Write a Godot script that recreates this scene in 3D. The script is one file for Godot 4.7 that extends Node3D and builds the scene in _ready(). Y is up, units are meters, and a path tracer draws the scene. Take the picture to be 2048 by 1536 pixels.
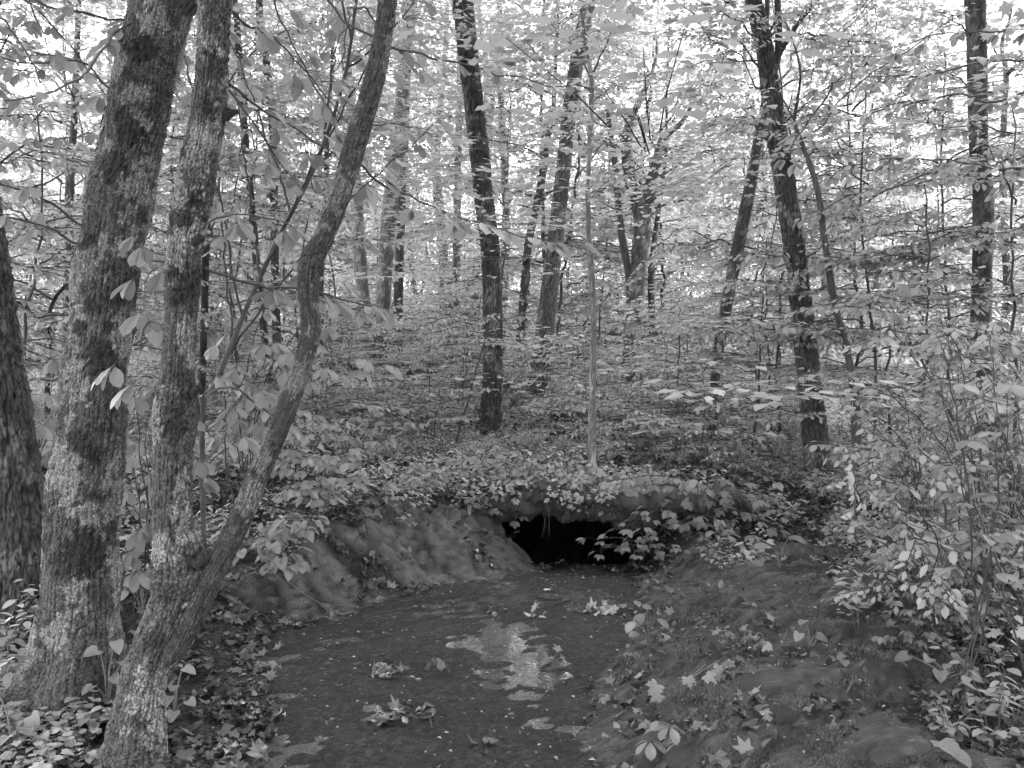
extends Node3D
# A woodland stream that sinks into a low cave, under a bright even sky. A black-and-white photograph, so every colour is a grey.

const FOCAL := 1854.0          # focal length in pixels of the 2048 x 1536 photograph
const PITCH := 0.03665         # the camera looks 2.1 degrees down
const EYE := Vector3(0.0, 1.6, 0.0)

var rng := RandomNumberGenerator.new()
var noise_a := FastNoiseLite.new()
var noise_b := FastNoiseLite.new()
var noise_r := FastNoiseLite.new()
var noise_c := FastNoiseLite.new()
var anchors := PackedVector3Array()
var near_grid := PackedFloat32Array()
var far_grid := PackedFloat32Array()
var name_count := {}
var M := {}                    # materials
var S := {}                    # spray meshes, shared by the copies
var LEAF := {}                 # single leaf meshes, shared by the parts


# ------------------------------------------------------------------ mesh collector
class MB:
	var v := PackedVector3Array()
	var n := PackedVector3Array()
	var c := PackedColorArray()
	var u := PackedVector2Array()
	var i := PackedInt32Array()

	func add(p: Vector3, uv: Vector2, col: Color) -> int:
		v.append(p); u.append(uv); c.append(col)
		return v.size() - 1

	func tri(a: int, b: int, d: int) -> void:
		i.append(a); i.append(b); i.append(d)

	func quad(a: int, b: int, d: int, e: int) -> void:
		tri(a, b, d); tri(a, d, e)

	func make_normals() -> void:
		n.resize(v.size())
		n.fill(Vector3.ZERO)
		for k in range(0, i.size(), 3):
			var a := i[k]
			var b := i[k + 1]
			var d := i[k + 2]
			var f := (v[d] - v[a]).cross(v[b] - v[a])
			n[a] += f; n[b] += f; n[d] += f
		for k in n.size():
			n[k] = n[k].normalized() if n[k].length_squared() > 1e-20 else Vector3.UP

	func tube(pts: PackedVector3Array, rad: PackedFloat32Array, sides: int, col: Color, uv_len := 1.0) -> void:
		var count := pts.size()
		if count < 2:
			return
		var side := Vector3.RIGHT
		var first := v.size()
		var along := 0.0
		for k in count:
			var t := (pts[mini(k + 1, count - 1)] - pts[maxi(k - 1, 0)]).normalized()
			side = (side - t * side.dot(t))
			if side.length() < 0.05:
				side = t.cross(Vector3(0.3, 0.2, 0.9))
			side = side.normalized()
			var other := t.cross(side)
			if k > 0:
				along += pts[k].distance_to(pts[k - 1])
			for s in sides + 1:
				var a := TAU * s / sides
				add(pts[k] + (side * cos(a) + other * sin(a)) * rad[k], Vector2(float(s) / sides, along * uv_len), col)
		var w := sides + 1
		for k in count - 1:
			for s in sides:
				var p := first + k * w + s
				quad(p, p + w, p + w + 1, p + 1)

	func surface(am: ArrayMesh, mat: Material) -> void:
		if v.is_empty() or i.is_empty():
			return
		make_normals()
		var a := []
		a.resize(Mesh.ARRAY_MAX)
		a[Mesh.ARRAY_VERTEX] = v
		a[Mesh.ARRAY_NORMAL] = n
		a[Mesh.ARRAY_COLOR] = c
		a[Mesh.ARRAY_TEX_UV] = u
		a[Mesh.ARRAY_INDEX] = i
		am.add_surface_from_arrays(Mesh.PRIMITIVE_TRIANGLES, a)
		am.surface_set_material(am.get_surface_count() - 1, mat)

	func broken() -> MB:      # every face with its own corners, so that rock shows sharp breaks
		var out := MB.new()
		for a in i:
			out.i.append(out.add(v[a], u[a], c[a]))
		return out

	func mesh(mat: Material) -> ArrayMesh:
		var am := ArrayMesh.new()
		surface(am, mat)
		return am


# ------------------------------------------------------------------ nodes
func numbered(called: String) -> String:
	if not name_count.has(called):
		name_count[called] = 0
		return called
	name_count[called] += 1
	return "%s_%03d" % [called, name_count[called]]

func thing(called: String, label: String, category: String, at: Vector3, group := "") -> Node3D:
	var o := Node3D.new()
	o.name = numbered(called)
	add_child(o)
	o.position = at
	tag(o, label, category, group)
	return o

func tag(o: Node, label: String, category: String, group := "") -> void:
	o.set_meta("label", label)
	o.set_meta("category", category)
	if group:
		o.set_meta("group", group)

func part(called: String, mesh: Mesh, parent: Node3D, at := Transform3D()) -> MeshInstance3D:
	var o := MeshInstance3D.new()
	o.name = called
	o.mesh = mesh
	parent.add_child(o, true)
	o.transform = at
	return o

func structure(called: String, mesh: Mesh, label := "", category := "") -> MeshInstance3D:
	var o := MeshInstance3D.new()
	o.name = called
	o.mesh = mesh
	add_child(o)
	o.set_meta("kind", "structure")
	if label:
		tag(o, label, category)
	return o

func scatter(called: String, mesh: Mesh, places: Array[Transform3D], tints: PackedColorArray, parent: Node3D) -> MultiMeshInstance3D:
	var mm := MultiMesh.new()
	mm.transform_format = MultiMesh.TRANSFORM_3D
	mm.use_colors = true
	mm.mesh = mesh
	mm.instance_count = places.size()
	for k in places.size():
		mm.set_instance_transform(k, places[k])
		mm.set_instance_color(k, tints[k])
	var o := MultiMeshInstance3D.new()
	o.name = called
	o.multimesh = mm
	parent.add_child(o, true)
	o.set_meta("kind", "stuff")
	return o


# ------------------------------------------------------------------ the camera's rays and the lie of the land
func P(px: float, py: float, t: float) -> Vector3:
	var cx := (px - 1024.0) / FOCAL
	var cy := (768.0 - py) / FOCAL
	var d := Vector3(cx, cy * cos(PITCH) - sin(PITCH), -cy * sin(PITCH) - cos(PITCH))
	return EYE + d * (t / -d.z)

func grey(x: float) -> Color:
	return Color(x, x, x)

func paint(x: float) -> Color:      # an albedo_color of linear value x
	return Color(x, x, x).linear_to_srgb()

func hill(x: float, t: float) -> float:
	var sum := 0.0
	var total := 0.0
	var soft := 0.05 + 0.004 * t * t
	for a in anchors:
		var dx := a.x - x
		var dt := a.z - t
		var w := 1.0 / pow(dx * dx + dt * dt + soft, 1.6)
		sum += w * a.y
		total += w
	return sum / total

func make_land() -> void:
	var by_pixel := [
		[150, 1400, 4.4], [270, 1535, 3.7], [60, 1250, 5.8], [480, 1300, 5.0], [400, 1420, 4.2], [250, 1200, 5.6],
		[560, 1085, 6.3], [640, 1010, 6.9], [830, 992, 7.7], [700, 960, 7.8], [930, 955, 8.7], [450, 1060, 6.6], [520, 1170, 5.9],
		[500, 900, 9.0], [400, 950, 7.6], [100, 1040, 7.6], [600, 805, 14.0], [200, 815, 14.0], [760, 727, 20.0], [730, 712, 22.0], [500, 735, 21.0],
		[975, 868, 13.0], [1070, 806, 16.0], [1183, 950, 8.4], [1060, 962, 8.3], [1270, 965, 8.4], [1120, 930, 9.4], [1250, 930, 9.6], [1150, 900, 11.0],
		[1262, 772, 17.0], [1425, 903, 12.0], [1640, 972, 10.0], [1800, 860, 14.0], [2000, 810, 16.0],
		[1500, 1400, 3.9], [1480, 1310, 4.35], [1600, 1130, 6.2], [1560, 1105, 7.2], [1350, 1165, 6.8], [1290, 1265, 5.5], [1440, 1225, 5.2],
		[1900, 1200, 5.0], [1900, 1440, 3.8], [2000, 1530, 3.2], [1420, 1020, 8.8], [1500, 1090, 7.8], [1330, 1105, 7.9],
	]
	for a in by_pixel:
		var p := P(a[0], a[1], a[2])
		anchors.append(Vector3(p.x, p.y, a[2]))
	for a in [[-20, 1.8, 30], [0, 1.75, 30], [20, 1.7, 30], [-9, 1.5, 22], [9, 1.2, 22], [-40, 4.0, 60], [0, 3.8, 60], [40, 4.0, 60], [-60, 8, 100], [0, 8, 100], [60, 8, 100], [0, 0.0, -4], [-9, 0.2, -5], [9, 0.3, -5], [-30, 0.6, 2], [30, 0.6, 2], [-7, 0.25, 6], [8, 0.5, 6], [1.2, 0.25, 1.5], [-2.5, 0.05, 1.5]]:
		anchors.append(Vector3(a[0], a[1], a[2]))
	# two tables of heights, so that the many later look-ups are cheap
	near_grid.resize(161 * 191)
	for j in 191:
		for k in 161:
			near_grid[j * 161 + k] = hill(-8.0 + 0.1 * k, -1.0 + 0.1 * j)
	far_grid.resize(181 * 131)
	for j in 131:
		for k in 181:
			far_grid[j * 181 + k] = hill(-90.0 + k, -14.0 + j)

func table(grid: PackedFloat32Array, wide: int, high: int, fx: float, ft: float) -> float:
	fx = clampf(fx, 0.0, wide - 1.001)
	ft = clampf(ft, 0.0, high - 1.001)
	var k := int(fx)
	var j := int(ft)
	fx -= k
	ft -= j
	var at := j * wide + k
	return lerpf(lerpf(grid[at], grid[at + 1], fx), lerpf(grid[at + wide], grid[at + wide + 1], fx), ft)

func hill_at(x: float, t: float) -> float:
	if x > -7.9 and x < 7.9 and t > -0.9 and t < 17.9:
		var near := table(near_grid, 161, 191, (x + 8.0) * 10.0, (t + 1.0) * 10.0)
		var edge := minf(minf(7.9 - absf(x), t + 0.9), 17.9 - t)
		if edge > 1.0:
			return near
		return lerpf(table(far_grid, 181, 131, x + 90.0, t + 14.0), near, edge)
	return table(far_grid, 181, 131, x + 90.0, t + 14.0)

# the stream bed: depth, left edge, right edge, level, run of the left bank, run of the right bank
const BED := [[-14.0, -2.0, 0.8, -0.06, 0.9, 0.9], [2.0, -1.3, 0.35, -0.08, 0.7, 0.7], [3.7, -1.08, 0.34, -0.08, 0.5, 0.75], [4.4, -1.2, 0.42, -0.08, 0.45, 0.8], [5.2, -1.36, 0.58, -0.08, 0.4, 0.75], [5.7, -1.4, 0.74, -0.09, 0.45, 0.6],
	[5.95, -0.92, 0.82, -0.1, 0.8, 0.5], [6.6, -0.66, 0.95, -0.13, 0.85, 0.5], [7.3, -0.05, 1.05, -0.2, 0.95, 0.5], [7.9, 0.4, 1.12, -0.26, 1.1, 0.45], [8.04, 0.36, 1.2, -0.28, 0.85, 0.3], [8.2, -0.06, 1.3, -0.62, 0.1, 0.12], [9.0, -0.1, 1.4, -0.75, 0.12, 0.12], [11.2, -0.1, 1.2, -0.7, 0.12, 0.12], [11.4, 0.4, 0.6, 0.3, 0.1, 0.1], [11.6, 0.49, 0.5, 0.6, 0.02, 0.02]]

func bed_row(t: float) -> PackedFloat32Array:
	var k := 0
	while k < BED.size() - 2 and BED[k + 1][0] < t:
		k += 1
	var f := clampf((t - BED[k][0]) / (BED[k + 1][0] - BED[k][0]), 0.0, 1.0)
	var out := PackedFloat32Array()
	for m in range(1, 6):
		out.append(lerpf(BED[k][m], BED[k + 1][m], f))
	return out

func ground_with(row: PackedFloat32Array, x: float, t: float) -> float:
	var h := hill_at(x, t)
	if t > 11.55:
		return h
	var wob := 0.1 * noise_a.get_noise_2d(x * 0.9 + 31.0, t * 0.9) if t < 8.0 else 0.0
	var out := maxf(row[0] - x + wob, x - row[1] + wob)
	if out > 1.0:
		return h
	if out <= 0.0:
		return row[2]
	var s := clampf(out / (row[3] if x < 0.5 * (row[0] + row[1]) else row[4]), 0.0, 1.0)
	s = s * s * (3.0 - 2.0 * s)
	return lerpf(row[2], h, s)

func ground(x: float, t: float) -> float:
	return ground_with(bed_row(t), x, t)

func surface(x: float, t: float) -> float:      # the top of what lies there: the ledge over the cave, else the ground
	if t > 8.2 and t < 12.0 and x > -1.0 and x < 2.0:
		return hill_at(x, t) + 0.02
	return ground(x, t)

func on_ground(px: float, py: float) -> Vector3:
	var t := 1.2
	while t < 60.0:
		var p := P(px, py, t)
		if p.y <= ground(p.x, t):
			return p
		t += 0.02 + 0.004 * t
	return P(px, py, 60.0)

func at_ground(px: float, t: float) -> Vector3:
	var x := (px - 1024.0) / FOCAL * t
	return Vector3(x, surface(x, t), -t)


# ------------------------------------------------------------------ materials
func noise_image(kind: int, freq: float, octaves: int, seed_: int, ramp: Array, size := 512, fractal := FastNoiseLite.FRACTAL_FBM, as_normal := 0.0, steps := [0.22, 0.44, 0.58, 0.8]) -> NoiseTexture2D:
	var fn := FastNoiseLite.new()
	fn.noise_type = kind
	fn.frequency = freq
	fn.fractal_type = fractal
	fn.fractal_octaves = octaves
	fn.seed = seed_
	if kind == FastNoiseLite.TYPE_CELLULAR:
		fn.cellular_return_type = FastNoiseLite.RETURN_DISTANCE2_SUB
	fn.domain_warp_enabled = fractal != FastNoiseLite.FRACTAL_RIDGED
	fn.domain_warp_amplitude = 18.0
	fn.domain_warp_frequency = freq * 0.7
	var tex := NoiseTexture2D.new()
	tex.width = size
	tex.height = size
	tex.seamless = true
	tex.noise = fn
	if as_normal > 0.0:
		tex.as_normal_map = true
		tex.bump_strength = as_normal
	elif ramp.size():
		var g := Gradient.new()
		g.offsets = PackedFloat32Array(steps)
		g.colors = PackedColorArray([paint(ramp[0]), paint(ramp[1]), paint(ramp[2]), paint(ramp[3])])
		tex.color_ramp = g
	return tex

func material(called: String, color: float, rough: float, spec := 0.4) -> StandardMaterial3D:
	var m := StandardMaterial3D.new()
	m.resource_name = called
	m.albedo_color = paint(color)
	m.roughness = rough
	m.metallic_specular = spec
	m.vertex_color_use_as_albedo = true
	m.cull_mode = BaseMaterial3D.CULL_DISABLED
	M[called] = m
	return m

func leaf_vein_image() -> Array:
	var w := 96
	var h := 192
	var col := Image.create(w, h, false, Image.FORMAT_RGB8)
	var hei := Image.create(w, h, false, Image.FORMAT_RGB8)
	for y in h:
		for x in w:
			var ax := absf((x + 0.5) / w - 0.5) * 2.0
			var s := (y + 0.5) / h
			var ph := (s - ax * 0.22) * 11.0
			var d := absf(ph - roundf(ph))
			var vein := maxf(clampf(1.0 - d * 9.0, 0.0, 1.0) * 0.8, clampf(1.0 - ax * 22.0, 0.0, 1.0))
			var mottle := 0.5 + 0.5 * noise_a.get_noise_2d(x * 0.13, y * 0.13)
			var a := 0.78 + 0.2 * vein + 0.12 * (mottle - 0.5)
			col.set_pixel(x, y, paint(clampf(a, 0.0, 1.0)))
			var b := clampf(0.35 + 0.5 * (1.0 - pow(absf(1.0 - 2.0 * d), 1.5)) - 0.3 * clampf(1.0 - ax * 14.0, 0.0, 1.0), 0.0, 1.0)
			hei.set_pixel(x, y, Color(b, b, b))
	return [ImageTexture.create_from_image(col), ImageTexture.create_from_image(hei)]

func make_materials() -> void:
	var soil := material("soil", 0.6, 0.95, 0.25)
	soil.albedo_texture = noise_image(FastNoiseLite.TYPE_SIMPLEX, 0.03, 5, 3, [0.2, 0.4, 0.6, 1.0])
	soil.uv1_triplanar = true
	soil.uv1_world_triplanar = true
	soil.uv1_scale = Vector3(1.4, 1.4, 1.4)
	soil.heightmap_enabled = true
	soil.heightmap_texture = noise_image(FastNoiseLite.TYPE_SIMPLEX, 0.035, 5, 4, [])
	soil.heightmap_scale = 3.0
	var rock := material("rock", 0.6, 0.8, 0.35)
	rock.albedo_texture = noise_image(FastNoiseLite.TYPE_SIMPLEX, 0.05, 6, 9, [0.06, 0.3, 0.6, 1.0], 1024)
	rock.uv1_triplanar = true
	rock.uv1_world_triplanar = true
	rock.uv1_scale = Vector3(1.9, 1.9, 1.9)
	rock.heightmap_enabled = true
	rock.heightmap_texture = noise_image(FastNoiseLite.TYPE_SIMPLEX, 0.06, 6, 12, [], 1024)
	rock.heightmap_scale = 1.5
	var bed := material("wet_rock", 0.6, 0.6, 0.22)
	bed.albedo_texture = noise_image(FastNoiseLite.TYPE_SIMPLEX, 0.022, 6, 15, [0.2, 0.4, 0.6, 1.0], 1024)
	bed.uv1_triplanar = true
	bed.uv1_world_triplanar = true
	bed.uv1_scale = Vector3(0.8, 0.8, 0.8)
	bed.heightmap_enabled = true
	bed.heightmap_texture = noise_image(FastNoiseLite.TYPE_SIMPLEX, 0.05, 5, 17, [], 1024)
	bed.heightmap_scale = 1.8
	var water := material("water", 1.0, 0.04, 0.5)
	water.vertex_color_use_as_albedo = false
	water.albedo_color = Color(1, 1, 1, 0.02)
	water.transparency = BaseMaterial3D.TRANSPARENCY_ALPHA
	water.uv1_triplanar = true
	water.uv1_world_triplanar = true
	water.uv1_scale = Vector3(0.45, 0.45, 0.45)
	water.normal_enabled = true
	water.normal_texture = noise_image(FastNoiseLite.TYPE_SIMPLEX, 0.03, 4, 21, [], 512, FastNoiseLite.FRACTAL_FBM, 2.0)
	water.normal_scale = 0.05
	var veins := leaf_vein_image()
	# bark: the pictures are stretched along the trunk by the uv
	for a in [["bark_furrowed", 0.045, 31, [0.12, 0.4, 0.7, 1.0], 2.2], ["bark_flaky", 0.085, 33, [0.05, 0.35, 0.7, 1.0], 1.6], ["bark_smooth", 0.05, 35, [0.5, 0.7, 0.8, 1.0], 0.4]]:
		var m := material(a[0], 0.6, 0.85, 0.35)
		var steps := [0.0, 0.12, 0.26, 0.5]
		m.albedo_texture = noise_image(FastNoiseLite.TYPE_CELLULAR, a[1], 3, a[2], a[3], 512, FastNoiseLite.FRACTAL_FBM, 0.0, steps)
		m.heightmap_enabled = true
		m.heightmap_texture = noise_image(FastNoiseLite.TYPE_CELLULAR, a[1], 3, a[2], [0.0, 0.5, 0.8, 1.0], 512, FastNoiseLite.FRACTAL_FBM, 0.0, steps)
		m.heightmap_scale = a[4]
	material("twig", 0.6, 0.85, 0.3)
	var through := paint(0.9)
	for a in [["leaf_pale", 0.21], ["leaf_mid", 0.155], ["leaf_deep", 0.11]]:
		var m := material(a[0], a[1], 0.5, 0.4)
		m.albedo_texture = veins[0]
		m.heightmap_enabled = true
		m.heightmap_texture = veins[1]
		m.heightmap_scale = 0.6
		m.backlight_enabled = true
		m.backlight = through
	var far := material("leaf_far", 0.2, 0.55, 0.35)
	far.backlight_enabled = true
	far.backlight = paint(1.0)
	var dead := material("leaf_dead", 0.6, 0.8, 0.3)
	dead.backlight_enabled = true
	dead.backlight = paint(0.25)
	material("dead_wet", 0.02, 0.45, 0.5)
	material("dead_pale", 0.12, 0.8, 0.3)


# ------------------------------------------------------------------ leaves
# leaf axes: z along the leaf, y its upper side, x across; the stalk begins at the origin
func half_width(shape: int, s: float) -> float:
	match shape:
		0: return 3.0 * pow(s, 0.75) * pow(1.0 - s, 0.85) if s < 1.0 else 0.0           # ovate
		1: return 3.55 * pow(s, 1.25) * pow(1.0 - s, 0.65) if s < 1.0 else 0.0            # obovate leaflet
		2: return 1.55 * pow(s + 0.02, 0.22) * pow(1.0 - s, 0.72) if s < 1.0 else 0.0    # heart
		3: return sin(PI * s)                                                             # elliptic
	return 0.0

func add_leaf(mb: MB, xf: Transform3D, length: float, width: float, shape: int, segs: int, col: Color, fold: float, droop: float, ripple := 0.0) -> void:
	if shape == 4 or shape == 5:
		add_maple(mb, xf, length, col, fold, droop, MAPLE if shape == 4 else MAPLE_FAR)
		return
	var stalk := length * 0.12
	var rib := PackedInt32Array()
	var left := PackedInt32Array()
	var right := PackedInt32Array()
	for k in segs + 1:
		var s := float(k) / segs
		var y := -droop * s * s * length
		var z := stalk + s * length * (1.0 - 0.25 * droop * s)
		var hw := half_width(shape, s) * width * 0.5
		rib.append(mb.add(xf * Vector3(0, y, z), Vector2(0.5, s), col))
		if k > 0 and k < segs or (shape == 2 and k == 0):
			var up := fold * hw + ripple * hw * sin(k * 2.4)
			left.append(mb.add(xf * Vector3(-hw, y + up, z - (0.35 * hw if shape == 2 and k == 0 else 0.0)), Vector2(0.0, s), col))
			right.append(mb.add(xf * Vector3(hw, y + up * 0.9, z - (0.35 * hw if shape == 2 and k == 0 else 0.0)), Vector2(1.0, s), col))
		else:
			left.append(rib[k])
			right.append(rib[k])
	for k in segs:
		if left[k] != rib[k]: mb.tri(rib[k], left[k], left[k + 1])
		if left[k + 1] != rib[k + 1] or left[k] != rib[k]: mb.tri(rib[k], left[k + 1], rib[k + 1])
		if right[k + 1] != rib[k + 1] or right[k] != rib[k]: mb.tri(rib[k], rib[k + 1], right[k + 1])
		if right[k] != rib[k]: mb.tri(rib[k], right[k + 1], right[k])

const MAPLE := [[0.0, 1.0], [0.13, 0.72], [0.22, 0.80], [0.33, 0.52], [0.50, 0.74], [0.62, 0.92], [0.75, 0.70], [0.85, 0.74], [1.0, 0.48], [1.15, 0.60], [1.32, 0.66], [1.5, 0.46], [1.8, 0.28]]

const MAPLE_FAR := [[0.0, 1.0], [0.33, 0.5], [0.6, 0.92], [1.0, 0.48], [1.3, 0.66], [1.8, 0.28]]

func add_maple(mb: MB, xf: Transform3D, length: float, col: Color, fold: float, droop: float, outline := MAPLE) -> void:
	var stalk := length * 0.15
	var middle := mb.add(xf * Vector3(0, 0, stalk + 0.38 * length), Vector2(0.5, 0.4), col)
	var ring := PackedInt32Array()
	var count := outline.size()
	for k in 2 * count - 1:
		var m: Array = outline[absi(k - count + 1)]
		var a: float = m[0] * 1.5
		var r: float = m[1] * 0.62 * length
		var x := sin(a) * r * signf(k - count + 1.0)
		var z := stalk + 0.38 * length + cos(a) * r
		var y := fold * absf(x) * (0.6 + 0.4 * sin(k * 1.7)) - droop * (z * z) / length
		ring.append(mb.add(xf * Vector3(x, y, z), Vector2(0.5 + x / length * 0.5, clampf(z / length, 0.0, 1.0)), col))
	for k in ring.size() - 1:
		mb.tri(middle, ring[k], ring[k + 1])

func facing(at: Vector3, along: Vector3, up: Vector3, size := 1.0) -> Transform3D:
	var z := along.normalized()
	var x := up.cross(z)
	if x.length() < 0.01:
		x = Vector3.RIGHT
	x = x.normalized()
	return Transform3D(Basis(x, z.cross(x), z) * Basis.from_scale(Vector3.ONE * size), at)

func bend(amount: float) -> Vector3:
	return Vector3(rng.randf_range(-1, 1), rng.randf_range(-1, 1), rng.randf_range(-1, 1)) * amount

func make_leaves() -> void:
	# [name, shape, length to width, segments]
	for a in [["ovate", 0, 0.56, 7], ["obovate", 1, 0.46, 8], ["heart", 2, 0.8, 6], ["maple", 4, 1.0, 0], ["elliptic", 3, 0.5, 6]]:
		var list := []
		for k in 5:
			var mb := MB.new()
			add_leaf(mb, Transform3D(), 1.0, a[2] * rng.randf_range(0.88, 1.12), a[1], a[3], grey(rng.randf_range(0.85, 1.1)), rng.randf_range(0.05, 0.45), rng.randf_range(0.02, 0.4), rng.randf_range(0.02, 0.14))
			mb.tube(PackedVector3Array([Vector3.ZERO, Vector3(0, 0, 0.16)]), PackedFloat32Array([0.012, 0.008]), 3, grey(0.7))
			list.append(mb.mesh(M.leaf_mid))
		LEAF[a[0]] = list

# a leafy twig along z, in its own plane, for the crowns
func twig_spray(shape: int, length: float, leaf: float, width: float, segs: int, sides: int, mat: Material, flat := 1.0) -> ArrayMesh:
	var mb := MB.new()
	var wood := MB.new()
	var stems := [[Vector3.ZERO, Vector3(rng.randf_range(-0.1, 0.1), -0.06, 1.0) * length]]
	for k in sides:
		var s := rng.randf_range(0.15, 0.7)
		var sg := 1.0 if k % 2 == 0 else -1.0
		var from: Vector3 = stems[0][1] * s
		stems.append([from, from + Vector3(sg * rng.randf_range(0.3, 0.6), rng.randf_range(-0.1, 0.06), rng.randf_range(0.25, 0.55)) * length * (1.0 - 0.4 * s)])
	for st in stems:
		var a: Vector3 = st[0]
		var b: Vector3 = st[1]
		var dir := (b - a).normalized()
		var long := a.distance_to(b)
		wood.tube(PackedVector3Array([a, a.lerp(b, 0.5) + Vector3(0, 0.01 * length, 0), b]), PackedFloat32Array([0.006, 0.004, 0.002]), 3, grey(0.05))
		var count := maxi(3, int(long / leaf * 1.7))
		for k in count:
			var s := (k + 0.6) / count
			var sg := 1.0 if k % 2 == 0 else -1.0
			var side := Vector3.UP.cross(dir).normalized()
			var out := (dir * rng.randf_range(0.5, 0.9) + side * sg * (0.75 if k < count - 1 else 0.1) + Vector3(0, rng.randf_range(-0.7, 0.05), 0)).normalized()
			var size := leaf * rng.randf_range(0.65, 1.15)
			add_leaf(mb, facing(a.lerp(b, s), out, Vector3.UP + bend(0.6) / flat), size, size * width * rng.randf_range(0.85, 1.15), shape, segs, grey(rng.randf_range(0.72, 1.2)), rng.randf_range(0.0, 0.35), rng.randf_range(0.0, 0.35))
	var am := mb.mesh(mat)
	wood.surface(am, M.twig)
	return am

# a bough of several loose flat layers of leaves, for crowns too far off to tell the twigs apart
func bough_spray(shape: int, wide: float, leaf: float, width: float, count: int, segs: int, mat: Material) -> ArrayMesh:
	var mb := MB.new()
	var wood := MB.new()
	var layers := 7
	for j in layers:
		var turn := rng.randf_range(-1.1, 1.1)
		var far := wide * (0.2 + 0.7 * (j + rng.randf()) / layers)
		var middle := Vector3(sin(turn) * far * 0.7, rng.randf_range(-0.2, 0.25) * wide, far)
		var r0 := wide * rng.randf_range(0.16, 0.27)
		wood.tube(PackedVector3Array([middle * rng.randf_range(0.2, 0.5), middle * 0.6 + Vector3(0, 0.05, 0), middle]), PackedFloat32Array([0.005, 0.004, 0.002]), 3, grey(0.05))
		for k in count / layers:
			var a := rng.randf() * TAU
			var r := sqrt(rng.randf()) * r0
			var at := middle + Vector3(cos(a) * r, rng.randfn(0.0, 0.06) - 0.2 * r * r, sin(a) * r)
			var out := Vector3(cos(a + rng.randf_range(-1, 1)), rng.randf_range(-0.5, 0.1), sin(a + rng.randf_range(-1, 1)))
			var size := leaf * rng.randf_range(0.6, 1.2)
			add_leaf(mb, facing(at, out, Vector3.UP + bend(0.4)), size, size * width, shape, segs, grey(rng.randf_range(0.7, 1.2)), rng.randf_range(0.0, 0.35), rng.randf_range(0.0, 0.3))
	var am := mb.mesh(mat)
	wood.surface(am, M.twig)
	return am

# several small meshes strewn over a disc and joined, for what nobody would count
func patch(meshes: Array, count: int, wide: float) -> ArrayMesh:
	var tools := {}
	for k in count:
		var from: ArrayMesh = meshes[rng.randi() % meshes.size()]
		var a := rng.randf() * TAU
		var r := sqrt(rng.randf()) * wide * 0.5
		var s := rng.randf_range(0.6, 1.25)
		var xf := Transform3D(Basis(Vector3.UP, rng.randf() * TAU) * Basis.from_scale(Vector3(s, s, s)), Vector3(cos(a) * r, rng.randf_range(-0.02, 0.01), sin(a) * r))
		for n in from.get_surface_count():
			var m := from.surface_get_material(n)
			if not tools.has(m):
				tools[m] = SurfaceTool.new()
			tools[m].append_from(from, n, xf)
	var am := ArrayMesh.new()
	for m in tools:
		tools[m].commit(am)
		am.surface_set_material(am.get_surface_count() - 1, m)
	return am

# a small plant: upright stems with leaves, origin on the ground
func plant_spray(shape: int, high: float, leaf: float, width: float, stems: int, per_stem: int, segs: int, mat: Material) -> ArrayMesh:
	var mb := MB.new()
	var wood := MB.new()
	for k in stems:
		var a := rng.randf() * TAU
		var lean := rng.randf_range(0.1, 0.6) if stems > 1 else rng.randf_range(0.0, 0.2)
		var foot := Vector3(cos(a), 0, sin(a)) * 0.03
		var h := high * rng.randf_range(0.6, 1.15)
		var tip := foot + Vector3(cos(a) * lean, 1.0, sin(a) * lean) * h
		wood.tube(PackedVector3Array([foot - Vector3(0, 0.03, 0), foot.lerp(tip, 0.5) - Vector3(cos(a), 0, sin(a)) * 0.03, tip]), PackedFloat32Array([0.004, 0.003, 0.0015]), 3, grey(0.09))
		for j in per_stem:
			var s := 1.0 - 0.65 * j / per_stem
			var b := a + j * 2.4 + rng.randf_range(-0.4, 0.4)
			var size := leaf * rng.randf_range(0.7, 1.15)
			add_leaf(mb, facing(foot.lerp(tip, s), Vector3(cos(b), rng.randf_range(-0.35, 0.25), sin(b)), Vector3.UP + bend(0.25)), size, size * width, shape, segs, grey(rng.randf_range(0.75, 1.2)), rng.randf_range(0.0, 0.3), rng.randf_range(0.05, 0.35))
	var am := mb.mesh(mat)
	wood.surface(am, M.twig)
	return am

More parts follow.
